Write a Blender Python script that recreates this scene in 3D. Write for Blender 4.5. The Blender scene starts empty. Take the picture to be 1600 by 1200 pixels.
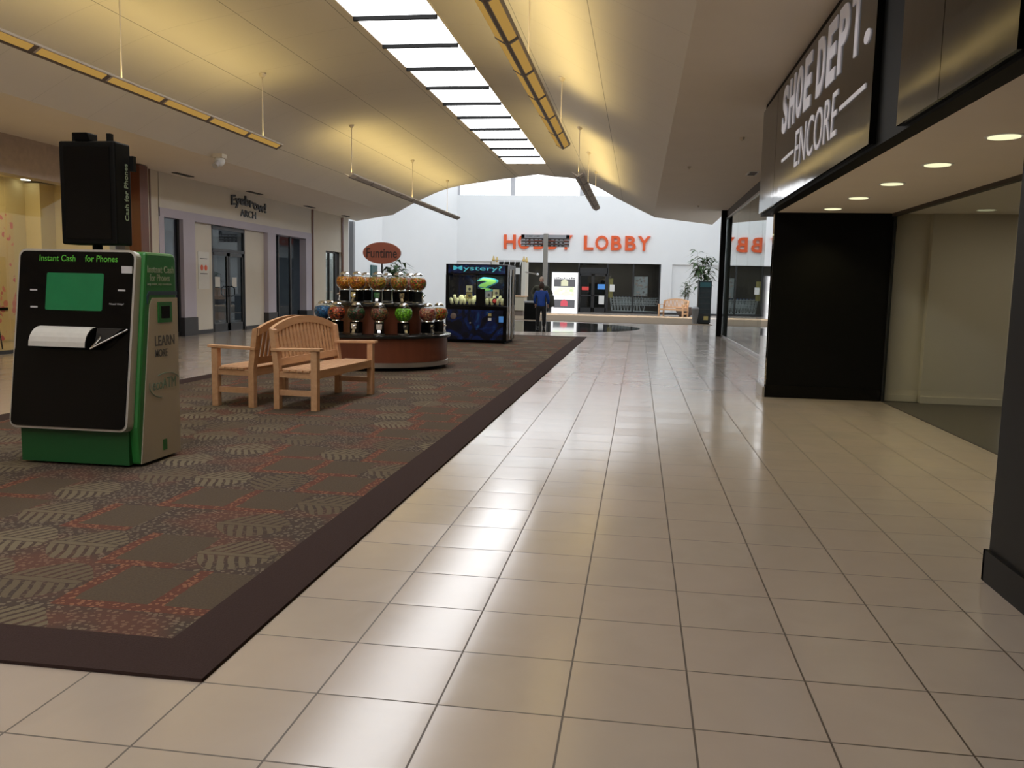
import bpy, bmesh, math, random
from mathutils import Vector, Matrix, Euler
random.seed(7)
SC = bpy.context.scene
COL = SC.collection
PI = math.pi

# ------------------------------------------------------------------ materials
def nt(name):
    m = bpy.data.materials.new(name); m.use_nodes = True
    t = m.node_tree; t.nodes.clear()
    return m, t
def N(t, kind, **kw):
    n = t.nodes.new(kind)
    for k, v in kw.items():
        if k in ('operation', 'blend_type', 'data_type', 'feature', 'distance', 'noise_dimensions', 'voronoi_dimensions', 'wave_type', 'bands_direction', 'interpolation_type', 'vector_type', 'use_clamp'):
            setattr(n, k, v)
        else:
            n.inputs[k].default_value = v
    return n
def L(t, a, b): t.links.new(a, b)
def M_(t, op, a, b=None, c=None):
    n = t.nodes.new('ShaderNodeMath'); n.operation = op
    for i, v in enumerate((a, b, c)):
        if v is None: continue
        if hasattr(v, 'is_output'): L(t, v, n.inputs[i])
        else: n.inputs[i].default_value = v
    return n.outputs[0]
def mixc(t, f, a, b):
    n = t.nodes.new('ShaderNodeMix'); n.data_type = 'RGBA'
    for s, v in ((0, f), (6, a), (7, b)):
        if hasattr(v, 'is_output'): L(t, v, n.inputs[s])
        elif s == 0: n.inputs[0].default_value = v
        else: n.inputs[s].default_value = (*v[:3], 1)
    return n.outputs[2]
def out(t, sh):
    o = t.nodes.new('ShaderNodeOutputMaterial'); L(t, sh, o.inputs[0])
def bsdf(t, rough=.5, metal=0, spec=.5, coat=0):
    b = t.nodes.new('ShaderNodeBsdfPrincipled')
    b.inputs['Roughness'].default_value = rough; b.inputs['Metallic'].default_value = metal
    b.inputs['Specular IOR Level'].default_value = spec; b.inputs['Coat Weight'].default_value = coat
    return b
def objco(t):
    return t.nodes.new('ShaderNodeTexCoord').outputs['Object']
def pm(name, c, rough=.5, metal=0, var=.06, scale=6., spec=.5, bump=0, coat=0, emit=0):
    m, t = nt(name); b = bsdf(t, rough, metal, spec, coat)
    nz = N(t, 'ShaderNodeTexNoise', Scale=scale, Detail=4.); L(t, objco(t), nz.inputs['Vector'])
    lo = tuple(x*(1-var) for x in c); hi = tuple(min(1, x*(1+var)) for x in c)
    L(t, mixc(t, nz.outputs['Fac'], lo, hi), b.inputs['Base Color'])
    if bump:
        bp = N(t, 'ShaderNodeBump', Strength=bump, Distance=.01); L(t, nz.outputs['Fac'], bp.inputs['Height']); L(t, bp.outputs[0], b.inputs['Normal'])
    if emit:
        b.inputs['Emission Color'].default_value = (*c, 1); b.inputs['Emission Strength'].default_value = emit
    out(t, b.outputs[0]); return m
def em(name, c, s):
    m, t = nt(name)
    nz = N(t, 'ShaderNodeTexNoise', Scale=.7); L(t, objco(t), nz.inputs['Vector'])
    e = t.nodes.new('ShaderNodeEmission'); e.inputs[1].default_value = s
    L(t, mixc(t, nz.outputs['Fac'], tuple(x*.95 for x in c), c), e.inputs[0])
    out(t, e.outputs[0]); return m
def glassm(name, tint=(.9, .93, .92), ior=1.5, rough=0.0, boost=1.0):
    m, t = nt(name)
    tr = N(t, 'ShaderNodeBsdfTransparent', Color=(*tint, 1))
    gl = N(t, 'ShaderNodeBsdfGlossy', Roughness=rough); gl.inputs['Color'].default_value = (.95, .97, .96, 1)
    fr = N(t, 'ShaderNodeFresnel', IOR=ior)
    # facing side independent (thin pane)
    g = t.nodes.new('ShaderNodeNewGeometry')
    inv = M_(t, 'SUBTRACT', 1.0, g.outputs['Backfacing'])
    iorv = M_(t, 'ADD', M_(t, 'MULTIPLY', inv, ior), M_(t, 'MULTIPLY', g.outputs['Backfacing'], 1/ior))
    L(t, iorv, fr.inputs['IOR'])
    f = M_(t, 'MINIMUM', M_(t, 'MULTIPLY', fr.outputs[0], boost), 1.0)
    mx = t.nodes.new('ShaderNodeMixShader'); L(t, f, mx.inputs[0]); L(t, tr.outputs[0], mx.inputs[1]); L(t, gl.outputs[0], mx.inputs[2])
    out(t, mx.outputs[0]); return m

T = .4064
def floor_mat():
    m, t = nt('floor_tile'); b = bsdf(t, .2, 0, .75)
    co = objco(t); s = N(t, 'ShaderNodeSeparateXYZ'); L(t, co, s.inputs[0])
    u = M_(t, 'DIVIDE', s.outputs[0], T); v = M_(t, 'DIVIDE', s.outputs[1], T)
    iu = M_(t, 'FLOOR', u); iv = M_(t, 'FLOOR', v); fu = M_(t, 'FRACT', u); fv = M_(t, 'FRACT', v)
    du = M_(t, 'MINIMUM', fu, M_(t, 'SUBTRACT', 1., fu)); dv = M_(t, 'MINIMUM', fv, M_(t, 'SUBTRACT', 1., fv))
    d = M_(t, 'MINIMUM', du, dv)
    grout = M_(t, 'LESS_THAN', d, .0085)
    cv = t.nodes.new('ShaderNodeCombineXYZ'); L(t, iu, cv.inputs[0]); L(t, iv, cv.inputs[1])
    wn = t.nodes.new('ShaderNodeTexWhiteNoise'); wn.noise_dimensions = '2D'; L(t, cv.outputs[0], wn.inputs['Vector'])
    nz = N(t, 'ShaderNodeTexNoise', Scale=3.2, Detail=6., Distortion=1.5); 
    ofs = t.nodes.new('ShaderNodeVectorMath'); ofs.operation = 'MULTIPLY_ADD'; L(t, wn.outputs['Color'], ofs.inputs[0]); ofs.inputs[1].default_value = (9, 9, 9); L(t, co, ofs.inputs[2]); L(t, ofs.outputs[0], nz.inputs['Vector'])
    c = mixc(t, nz.outputs['Fac'], (.385, .33, .285), (.44, .38, .328))
    c = mixc(t, M_(t, 'MULTIPLY', wn.outputs['Value'], .35), c, (.42, .335, .285))
    c = mixc(t, grout, c, (.075, .055, .042))
    L(t, c, b.inputs['Base Color'])
    r = M_(t, 'ADD', M_(t, 'MULTIPLY', wn.outputs['Value'], .05), .13)
    r = M_(t, 'ADD', r, M_(t, 'MULTIPLY', nz.outputs['Fac'], .03))
    r = M_(t, 'ADD', r, M_(t, 'MULTIPLY', grout, .4)); L(t, r, b.inputs['Roughness'])
    # slight cupping and tilt of every tile
    sw = t.nodes.new('ShaderNodeSeparateColor'); L(t, wn.outputs['Color'], sw.inputs[0])
    tx = M_(t, 'MULTIPLY', M_(t, 'SUBTRACT', sw.outputs[0], .5), M_(t, 'SUBTRACT', fu, .5))
    ty = M_(t, 'MULTIPLY', M_(t, 'SUBTRACT', sw.outputs[1], .5), M_(t, 'SUBTRACT', fv, .5))
    edge = M_(t, 'SMOOTH_MIN', M_(t, 'MULTIPLY', d, 3.), .25, .1)
    h = M_(t, 'ADD', M_(t, 'ADD', tx, ty), M_(t, 'MULTIPLY', edge, .5))
    bp = N(t, 'ShaderNodeBump', Strength=.22, Distance=.006); L(t, h, bp.inputs['Height']); L(t, bp.outputs[0], b.inputs['Normal'])
    out(t, b.outputs[0]); return m

def carpet_mat():
    m, t = nt('carpet_pattern'); b = bsdf(t, .95, 0, .1)
    co = objco(t); s = N(t, 'ShaderNodeSeparateXYZ'); L(t, co, s.inputs[0])
    wob = N(t, 'ShaderNodeTexNoise', Scale=5., Detail=2.); L(t, co, wob.inputs['Vector'])
    x = M_(t, 'ADD', s.outputs[0], M_(t, 'MULTIPLY', M_(t, 'SUBTRACT', wob.outputs['Fac'], .5), .05)); y = s.outputs[1]
    CX, CY = .40, .50
    v = M_(t, 'DIVIDE', y, CY); row = M_(t, 'FLOOR', v)
    u = M_(t, 'ADD', M_(t, 'DIVIDE', x, CX), M_(t, 'MULTIPLY', row, .37))
    iu = M_(t, 'FLOOR', u); fu = M_(t, 'FRACT', u); fv = M_(t, 'FRACT', v)
    cv = t.nodes.new('ShaderNodeCombineXYZ'); L(t, iu, cv.inputs[0]); L(t, row, cv.inputs[1])
    wn = t.nodes.new('ShaderNodeTexWhiteNoise'); wn.noise_dimensions = '2D'; L(t, cv.outputs[0], wn.inputs['Vector'])
    hc = t.nodes.new('ShaderNodeSeparateColor'); L(t, wn.outputs['Color'], hc.inputs[0])
    h, h2, h3 = wn.outputs['Value'], hc.outputs[0], hc.outputs[1]
    def lt(a, b): return M_(t, 'LESS_THAN', a, b)
    def AND(*k):
        r = k[0]
        for q in k[1:]: r = M_(t, 'MULTIPLY', r, q)
        return r
    # speckled ground, rust in patches
    vo = N(t, 'ShaderNodeTexVoronoi', Scale=40.); L(t, co, vo.inputs['Vector'])
    spot = lt(vo.outputs['Distance'], .38)
    big = N(t, 'ShaderNodeTexNoise', Scale=1.9, Detail=2.); L(t, co, big.inputs['Vector'])
    redm = N(t, 'ShaderNodeMapRange'); L(t, big.outputs['Fac'], redm.inputs[0]); redm.inputs[1].default_value = .48; redm.inputs[2].default_value = .62
    ground = mixc(t, redm.outputs[0], (.070, .052, .044), (.115, .056, .043))
    dots = mixc(t, redm.outputs[0], (.175, .145, .108), (.20, .115, .08))
    c = mixc(t, spot, ground, dots)
    # plain cells set in rust-coloured L-shaped strips
    pc = lt(h, .34)
    inner = AND(pc, lt(.16, fu), lt(.14, fv), lt(fv, .97))
    strip = AND(pc, M_(t, 'SUBTRACT', 1., AND(lt(.16, fu), lt(.14, fv))))
    wv = N(t, 'ShaderNodeTexNoise', Scale=90., Detail=1.); L(t, co, wv.inputs['Vector'])
    c = mixc(t, strip, c, mixc(t, spot, (.13, .05, .036), (.27, .125, .075)))
    c = mixc(t, inner, c, mixc(t, wv.outputs['Fac'], (.075, .055, .040), (.115, .09, .064)))
    # leaf: spine and slanted leaflets, turned along or across the strip
    sw = M_(t, 'GREATER_THAN', h2, .5)
    fa = M_(t, 'ADD', M_(t, 'MULTIPLY', fu, M_(t, 'SUBTRACT', 1., sw)), M_(t, 'MULTIPLY', fv, sw))
    fb = M_(t, 'ADD', M_(t, 'MULTIPLY', fv, M_(t, 'SUBTRACT', 1., sw)), M_(t, 'MULTIPLY', fu, sw))
    a = M_(t, 'ABSOLUTE', M_(t, 'SUBTRACT', fa, .5))
    spine = AND(lt(a, .04), lt(fb, .92))
    env = lt(a, M_(t, 'MULTIPLY', M_(t, 'SINE', M_(t, 'MULTIPLY', M_(t, 'ADD', fb, .06), 2.8)), .46))
    st = M_(t, 'SINE', M_(t, 'MULTIPLY', M_(t, 'SUBTRACT', fb, M_(t, 'MULTIPLY', a, .55)), 46.))
    leaf = M_(t, 'MAXIMUM', AND(M_(t, 'GREATER_THAN', st, -.35), env, lt(.055, a)), spine)
    has = M_(t, 'GREATER_THAN', h, .44)
    dim = mixc(t, h3, (.115, .09, .06), (.215, .18, .118))
    c = mixc(t, AND(env, has, .6), c, (.062, .046, .038))
    c = mixc(t, AND(leaf, has, .88), c, dim)
    fz = N(t, 'ShaderNodeTexNoise', Scale=260., Detail=2.); L(t, co, fz.inputs['Vector'])
    c = mixc(t, M_(t, 'MULTIPLY', fz.outputs['Fac'], .45), c, (.05, .036, .028))
    L(t, c, b.inputs['Base Color'])
    bp = N(t, 'ShaderNodeBump', Strength=.5, Distance=.004); L(t, fz.outputs['Fac'], bp.inputs['Height']); L(t, bp.outputs[0], b.inputs['Normal'])
    out(t, b.outputs[0]); return m

def panel_mat(name, c, su=1.22, sv=1.22, dark=.72):
    """ceiling boards laid out along the UV map, thin joints"""
    m, t = nt(name); b = bsdf(t, .75, 0, .25)
    uv = t.nodes.new('ShaderNodeTexCoord').outputs['UV']; s = N(t, 'ShaderNodeSeparateXYZ'); L(t, uv, s.inputs[0])
    fu = M_(t, 'FRACT', M_(t, 'DIVIDE', s.outputs[0], su)); fv = M_(t, 'FRACT', M_(t, 'DIVIDE', s.outputs[1], sv))
    j = M_(t, 'MAXIMUM', M_(t, 'MULTIPLY', M_(t, 'LESS_THAN', fu, .007), .35), M_(t, 'LESS_THAN', fv, .009))
    nz = N(t, 'ShaderNodeTexNoise', Scale=1.2, Detail=3.); L(t, objco(t), nz.inputs['Vector'])
    col = mixc(t, nz.outputs['Fac'], tuple(x*.95 for x in c), c)
    L(t, mixc(t, j, col, tuple(x*dark*.6 for x in c)), b.inputs['Base Color'])
    out(t, b.outputs[0]); return m

def wood_mat(name, c1, c2, rough=.45, axis=2, scale=9., dist=4.):
    m, t = nt(name); b = bsdf(t, rough, 0, .4)
    mp = N(t, 'ShaderNodeMapping'); L(t, objco(t), mp.inputs[0])
    sc = [scale]*3; sc[axis] = scale*.12; mp.inputs['Scale'].default_value = sc
    nz = N(t, 'ShaderNodeTexNoise', Scale=2.2, Detail=6., Distortion=.6); L(t, mp.outputs[0], nz.inputs['Vector'])
    L(t, mixc(t, nz.outputs['Fac'], c1, c2), b.inputs['Base Color'])
    out(t, b.outputs[0]); return m

def candy_mat(name, cols, scale=42.):
    m, t = nt(name); b = bsdf(t, .3, 0, .5)
    vo = N(t, 'ShaderNodeTexVoronoi', Scale=scale); L(t, objco(t), vo.inputs['Vector'])
    sp = t.nodes.new('ShaderNodeSeparateColor'); L(t, vo.outputs['Color'], sp.inputs[0])
    r = t.nodes.new('ShaderNodeValToRGB'); r.color_ramp.interpolation = 'CONSTANT'
    e = r.color_ramp.elements
    while len(e) < len(cols): e.new(.5)
    for i, c in enumerate(cols): e[i].position = i/len(cols); e[i].color = (*c, 1)
    L(t, sp.outputs[0], r.inputs[0])
    dk = N(t, 'ShaderNodeMapRange'); L(t, vo.outputs['Distance'], dk.inputs[0]); dk.inputs[1].default_value = .3; dk.inputs[2].default_value = .75
    L(t, mixc(t, M_(t, 'MULTIPLY', dk.outputs[0], .7), r.outputs[0], (.01, .008, .006)), b.inputs['Base Color'])
    bp = N(t, 'ShaderNodeBump', Strength=1., Distance=.01); bp.invert = True; L(t, vo.outputs['Distance'], bp.inputs['Height']); L(t, bp.outputs[0], b.inputs['Normal'])
    out(t, b.outputs[0]); return m

def swirl_mat(name):
    """dark blue space-like artwork of the prize machine"""
    m, t = nt(name); b = bsdf(t, .25, 0, .5)
    nz = N(t, 'ShaderNodeTexNoise', Scale=1.5, Detail=5., Distortion=3.); L(t, objco(t), nz.inputs['Vector'])
    r = t.nodes.new('ShaderNodeValToRGB'); e = r.color_ramp.elements
    e[0].position = .42; e[0].color = (.001, .002, .006, 1); e[1].position = .78; e[1].color = (.02, .14, .30, 1)
    x = e.new(.60); x.color = (.003, .012, .07, 1)
    L(t, nz.outputs['Fac'], r.inputs[0]); L(t, r.outputs[0], b.inputs['Base Color'])
    b.inputs['Emission Strength'].default_value = .2; L(t, r.outputs[0], b.inputs['Emission Color'])
    out(t, b.outputs[0]); return m

def poster_mat(name, base, c1, c2, scale=3., e=0.):
    m, t = nt(name); b = bsdf(t, .5)
    vo = N(t, 'ShaderNodeTexVoronoi', Scale=scale); L(t, objco(t), vo.inputs['Vector'])
    nz = N(t, 'ShaderNodeTexNoise', Scale=scale*.4, Detail=2.); L(t, objco(t), nz.inputs['Vector'])
    f = M_(t, 'MULTIPLY', M_(t, 'LESS_THAN', vo.outputs['Distance'], .48), M_(t, 'GREATER_THAN', nz.outputs['Fac'], .5))
    c = mixc(t, f, base, mixc(t, vo.outputs['Color'], c1, c2))
    L(t, c, b.inputs['Base Color'])
    if e: L(t, c, b.inputs['Emission Color']); b.inputs['Emission Strength'].default_value = e
    out(t, b.outputs[0]); return m

W_ = {}
W_['floor'] = floor_mat(); W_['carpet'] = carpet_mat()
W_['border'] = pm('carpet_border', (.042, .026, .024), .95, var=.25, scale=150, spec=.1, bump=.3)
W_['vault'] = panel_mat('vault_boards', (.78, .735, .66))
W_['soffit'] = pm('soffit_paint', (.88, .82, .735), .8, var=.03, scale=2, spec=.2)
W_['white'] = pm('white_wall', (.82, .83, .84), .7, var=.02, scale=1.5, spec=.2)
W_['cream'] = pm('cream_wall', (.70, .64, .54), .7, var=.04, scale=2, spec=.2)
W_['ebwall'] = pm('pale_storefront_wall', (.70, .665, .60), .7, var=.03, scale=2, spec=.2)
W_['lav'] = pm('lavender_paint', (.52, .49, .58), .6, var=.03, scale=3, spec=.25)
W_['stone'] = pm('beige_stone', (.50, .41, .34), .6, var=.22, scale=9, spec=.2)
W_['dkbase'] = pm('dark_base', (.035, .033, .036), .5, var=.1)
W_['black'] = pm('black_paint', (.004, .004, .004), .55, var=.2, spec=.10)
W_['blackgloss'] = pm('black_gloss', (.003, .003, .003), .16, var=.2, spec=.22)
W_['dkfascia'] = pm('dark_fascia', (.009, .008, .007), .5, var=.2, spec=.15)
W_['bulk'] = pm('dark_bulkhead', (.10, .085, .075), .6, var=.05)
W_['dkmetal'] = pm('dark_bronze_frame', (.035, .036, .038), .4, .3, var=.1)
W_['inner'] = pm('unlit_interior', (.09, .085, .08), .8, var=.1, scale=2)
W_['grey'] = pm('grey_paint', (.30, .30, .31), .6, var=.05)
W_['ltgrey'] = pm('light_grey_paint', (.50, .50, .53), .6, var=.04)
W_['chrome'] = pm('polished_chrome', (.85, .86, .87), .06, 1, var=.02)
W_['silver'] = pm('brushed_silver', (.62, .62, .62), .28, 1, var=.05, scale=30)
W_['satin'] = pm('satin_silver_paint', (.45, .43, .40), .4, .3, var=.03)
W_['mirror'] = pm('mirror_column', (.80, .80, .80), .03, 1, var=.01)
W_['signmetal'] = pm('bronze_mirror_metal', (.030, .027, .023), .07, 1, var=.06, scale=3, bump=.08)
W_['glass'] = glassm('shop_glass', (.80, .84, .83), 1.55, boost=1.25)
W_['dkglass'] = glassm('dark_shop_glass', (.42, .46, .47), 1.5)
W_['clear'] = glassm('clear_glass', (.95, .97, .96), 1.3)
W_['globe'] = glassm('globe_glass', (.96, .97, .96), 1.25)
W_['tintpane'] = glassm('tinted_pane', (.42, .46, .47), 1.12)
W_['farpane'] = glassm('far_store_glass', (.85, .88, .88), 1.25)
W_['teak'] = wood_mat('teak', (.46, .25, .125), (.68, .42, .25), .5, 1)
W_['teak2'] = wood_mat('pale_teak', (.60, .36, .20), (.72, .46, .28), .5, 0)
W_['cherry'] = wood_mat('cherry_veneer', (.125, .035, .018), (.20, .062, .03), .35, 2, 5)
W_['finwood'] = wood_mat('red_brown_panel', (.13, .042, .02), (.20, .07, .035), .4, 2, 4)
W_['trimwood'] = pm('brown_trim', (.17, .07, .04), .4)
W_['granite'] = pm('black_counter', (.012, .012, .011), .22, var=.8, scale=60)
W_['inlay'] = pm('polished_black_granite', (.012, .011, .011), .05, var=.6, scale=40, spec=.8)
W_['skypane'] = em('daylit_skylight_pane', (.97, .98, 1.), 6.7)
W_['clerepane'] = em('daylit_clerestory_pane', (.97, .98, 1.), 3.0)
W_['amber'] = em('amber_slot_glow', (.78, .45, .11), .50)
W_['dimlens'] = pm('unlit_lens', (.42, .36, .30), .5)
W_['fixture'] = pm('fixture_paint', (.62, .55, .46), .5, var=.03)
W_['fixdark'] = pm('fixture_spine', (.17, .13, .10), .5)
W_['lamp'] = em('lamp_disc', (.92, .90, .55), 1.15)
W_['orange'] = pm('orange_letters', (.72, .105, .025), .45, var=.05, emit=.04)
W_['letwhite'] = pm('white_letters', (.66, .65, .72), .5, var=.03, emit=.12)
W_['letedge'] = pm('letter_returns', (.05, .05, .14), .5)
W_['letblack'] = pm('black_letters', (.008, .008, .008), .35)
W_['vent'] = pm('dark_vent', (.05, .04, .035), .6)
W_['green'] = pm('green_panel', (.02, .165, .035), .35, var=.06, scale=3)
W_['dkgreen'] = pm('dark_green_panel', (.010, .085, .024), .4, var=.05, scale=3)
W_['lime'] = pm('green_print', (.07, .34, .03), .5, emit=.10)
W_['screen'] = pm('green_screen', (.010, .11, .040), .15, var=.15, scale=8, emit=.30)
W_['beige'] = pm('beige_panel', (.42, .38, .32), .5, var=.03)
W_['navy'] = pm('navy_band', (.03, .06, .09), .4)
W_['paper'] = pm('white_paper', (.75, .75, .73), .7, var=.05, scale=30)
W_['print'] = pm('grey_print', (.10, .10, .11), .6)
W_['palegreen'] = pm('pale_print', (.30, .38, .28), .6)
W_['tealprint'] = pm('grey_teal_print', (.14, .24, .20), .6)
W_['oval'] = pm('red_brown_sign', (.26, .075, .045), .5, var=.05)
W_['ovaltext'] = pm('dark_sign_text', (.03, .012, .01), .5)
W_['swirl'] = swirl_mat('dark_blue_artwork')
W_['cyan'] = pm('cyan_print', (.05, .30, .36), .4, emit=.8)
W_['qgreen'] = pm('green_yellow_print', (.25, .58, .14), .4, emit=.35)
W_['qblue'] = pm('blue_halo_print', (.02, .2, .3), .4, emit=.25)
W_['bag'] = pm('cream_pouch', (.78, .77, .48), .7, var=.2, scale=25, bump=.4)
W_['skin'] = pm('skin', (.74, .45, .36), .55, var=.05)
W_['hairb'] = pm('brown_hair', (.045, .02, .014), .7, var=.3, scale=60, bump=.3)
W_['hairg'] = pm('grey_hair', (.62, .52, .46), .7, var=.2, scale=60)
W_['bluejkt'] = pm('blue_jacket', (.012, .065, .37), .7, var=.12, scale=14)
W_['olive'] = pm('dark_olive_jacket', (.075, .082, .066), .8, var=.15, scale=12)
W_['darkcloth'] = pm('dark_trousers', (.012, .012, .014), .85, var=.2)
W_['shoe'] = pm('black_shoe', (.01, .01, .01), .5)
W_['eye'] = pm('dark_eye', (.02, .015, .012), .3)
W_['leaf'] = pm('plant_leaf', (.045, .085, .022), .5, var=.4, scale=9)
W_['stem'] = pm('plant_stem', (.11, .10, .045), .7, var=.3)
W_['soil'] = pm('soil', (.03, .02, .015), .9, var=.3, scale=30)
W_['bowl'] = pm('grey_brown_bowl', (.17, .13, .11), .6, var=.1)
W_['can'] = pm('grey_can', (.20, .20, .20), .5, var=.1, scale=30)
W_['sheer'] = em('lit_poster_face', (1., 1., 1.), 1.25)
W_['adgrey'] = em('poster_grey', (.16, .16, .17), 1.)
W_['adred'] = em('poster_red', (.80, .14, .18), 1.)
W_['adcream'] = em('poster_cream', (.88, .88, .62), 1.)
W_['yellowlamp'] = em('yellow_lamp', (1., .8, .25), 2.)
W_['bluesign'] = pm('blue_notice', (.07, .24, .60), .5, emit=.3)
W_['redsign'] = pm('red_notice', (.6, .06, .05), .5, emit=.2)
W_['yellowsign'] = pm('yellow_frame', (.45, .36, .12), .5)
W_['cart'] = pm('cart_wire', (.62, .64, .66), .35, .3)
W_['cartblue'] = pm('cart_blue_plastic', (.05, .12, .42), .4)
W_['gold'] = pm('gold_finial', (.60, .42, .14), .4)
W_['cartwhite'] = pm('off_white_paint', (.68, .65, .58), .5)
W_['cartbase'] = pm('beige_cart_panel', (.50, .46, .36), .5)
W_['yellowwall'] = pm('warm_interior_wall', (.66, .55, .30), .7, var=.04, scale=1.5)
W_['shopfloor'] = pm('warm_shop_floor', (.42, .34, .22), .4, var=.1)
W_['dkcarpet'] = pm('dark_shop_carpet', (.05, .043, .037), .95, var=.3, scale=120)
W_['court_carpet'] = pm('court_carpet', (.20, .15, .105), .95, var=.25, scale=25, spec=.1)
W_['cooler'] = pm('cooler_case', (.008, .012, .013), .3)
W_['coolglass'] = pm('cooler_glass', (.010, .02, .022), .1)
W_['bottle'] = pm('bottle', (.10, .16, .17), .3)

# ------------------------------------------------------------------ mesh builder
class MB:
    def __init__(s): s.v = []; s.f = []; s.uv = {}
    def add(s, vs, fs):
        o = len(s.v); s.v += [Vector(p) for p in vs]; s.f += [tuple(i+o for i in f) for f in fs]; return o
    def box(s, x0, x1, y0, y1, z0, z1, mat=None):
        vs = [(x, y, z) for z in (z0, z1) for y in (y0, y1) for x in (x0, x1)]
        if mat: vs = [mat @ Vector(p) for p in vs]
        s.add(vs, [(0, 2, 3, 1), (4, 5, 7, 6), (0, 1, 5, 4), (2, 6, 7, 3), (0, 4, 6, 2), (1, 3, 7, 5)]); return s
    def bar(s, p, q, w, h=None, up=(0, 0, 1)):
        """rectangular bar from p to q"""
        p, q = Vector(p), Vector(q); d = (q-p).normalized(); h = h or w; up = Vector(up)
        if abs(d.dot(up)) > .98: up = Vector((0, 1, 0))
        a = d.cross(up).normalized()*w/2; b = a.cross(d).normalized()*h/2
        s.add([e+k*a+l*b for e in (p, q) for l in (-1, 1) for k in (-1, 1)], [(0, 2, 3, 1), (4, 5, 7, 6), (0, 1, 5, 4), (2, 6, 7, 3), (0, 4, 6, 2), (1, 3, 7, 5)]); return s
    def tube(s, pts, r, n=8, cap=True):
        pts = [Vector(p) for p in pts]; rs = r if isinstance(r, (list, tuple)) else [r]*len(pts); o = len(s.v)
        for i, p in enumerate(pts):
            d = (pts[min(i+1, len(pts)-1)]-pts[max(i-1, 0)]).normalized()
            u = Vector((0, 0, 1)) if abs(d.z) < .9 else Vector((1, 0, 0)); a = d.cross(u).normalized(); b = a.cross(d)
            s.v += [p+rs[i]*(math.cos(2*PI*k/n)*a+math.sin(2*PI*k/n)*b) for k in range(n)]
        for i in range(len(pts)-1):
            for k in range(n): s.f.append((o+i*n+k, o+i*n+(k+1) % n, o+(i+1)*n+(k+1) % n, o+(i+1)*n+k))
        if cap: s.f.append(tuple(o+k for k in reversed(range(n)))); s.f.append(tuple(o+(len(pts)-1)*n+k for k in range(n)))
        return s
    def lathe(s, prof, c=(0, 0, 0), n=32, sx=1, sy=1):
        o = len(s.v); c = Vector(c)
        for r, z in prof: s.v += [c+Vector((sx*r*math.cos(2*PI*k/n), sy*r*math.sin(2*PI*k/n), z)) for k in range(n)]
        for i in range(len(prof)-1):
            for k in range(n): s.f.append((o+i*n+k, o+i*n+(k+1) % n, o+(i+1)*n+(k+1) % n, o+(i+1)*n+k))
        s.f.append(tuple(o+k for k in reversed(range(n)))); s.f.append(tuple(o+(len(prof)-1)*n+k for k in range(n))); return s
    def sphere(s, c, r, n=16, m=10, sc=(1, 1, 1)):
        o = len(s.v); c = Vector(c)
        pr = [(max(1e-4, math.sin(PI*i/m)), -math.cos(PI*i/m)) for i in range(m+1)]
        for q, z in pr: s.v += [c+Vector((sc[0]*r*q*math.cos(2*PI*k/n), sc[1]*r*q*math.sin(2*PI*k/n), sc[2]*r*z)) for k in range(n)]
        for i in range(m):
            for k in range(n): s.f.append((o+i*n+k, o+i*n+(k+1) % n, o+(i+1)*n+(k+1) % n, o+(i+1)*n+k))
        return s
    def prism(s, poly, plane, a, b):
        """extrude a 2D polygon: plane 'xz' along y a..b, 'yz' along x, 'xy' along z"""
        f = {'xz': lambda p, t: (p[0], t, p[1]), 'yz': lambda p, t: (t, p[0], p[1]), 'xy': lambda p, t: (p[0], p[1], t)}[plane]
        n = len(poly); s.add([f(p, a) for p in poly]+[f(p, b) for p in poly],
              [tuple(range(n)), tuple(reversed(range(n, 2*n)))]+[(i, i+n, (i+1) % n+n, (i+1) % n) for i in range(n)]); return s
    def quad(s, *p): s.add(p, [tuple(range(len(p)))]); return s
    def build(s, name, mat, parent=None, smooth=False, bevel=0, recalc=True, local=False):
        off = Vector((0, 0, 0))
        if parent and not local:
            q = parent
            while q: off += q.location; q = q.parent
        me = bpy.data.meshes.new(name); me.from_pydata([tuple(p-off) for p in s.v], [], s.f)
        if recalc:
            bm = bmesh.new(); bm.from_mesh(me); bmesh.ops.recalc_face_normals(bm, faces=bm.faces); bm.to_mesh(me); bm.free()
        if smooth:
            for p in me.polygons: p.use_smooth = True
            me.set_sharp_from_angle(angle=.7)
        me.materials.append(W_[mat] if isinstance(mat, str) else mat)
        o = bpy.data.objects.new(name, me); COL.objects.link(o)
        if parent: o.parent = parent
        if bevel:
            b = o.modifiers.new('edge', 'BEVEL'); b.width = bevel; b.segments = 2; b.limit_method = 'ANGLE'; b.angle_limit = .7
        return o
def tag(o, label=None, cat=None, group=None, kind=None):
    if label: o['label'] = label
    if cat: o['category'] = cat
    if group: o['group'] = group
    if kind: o['kind'] = kind
    return o
def empty(name, loc, rz=0, label=None, cat=None, group=None):
    o = bpy.data.objects.new(name, None); COL.objects.link(o); o.location = loc; o.rotation_euler.z = rz; o.empty_display_size = .2
    return tag(o, label, cat, group)
def copy_tree(o, parent=None):
    c = o.copy(); COL.objects.link(c); c.parent = parent
    for ch in list(o.children): copy_tree(ch, c)
    return c
def struct(name, mb, mat, parent=None, **k):
    o = mb.build(name, mat, parent, **k)
    if not parent: o['kind'] = 'structure'
    return o
AX = {'-y': ((1, 0, 0), (0, 0, 1), (0, -1, 0)), '+x': ((0, 1, 0), (0, 0, 1), (1, 0, 0)), '-x': ((0, -1, 0), (0, 0, 1), (-1, 0, 0))}
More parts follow.
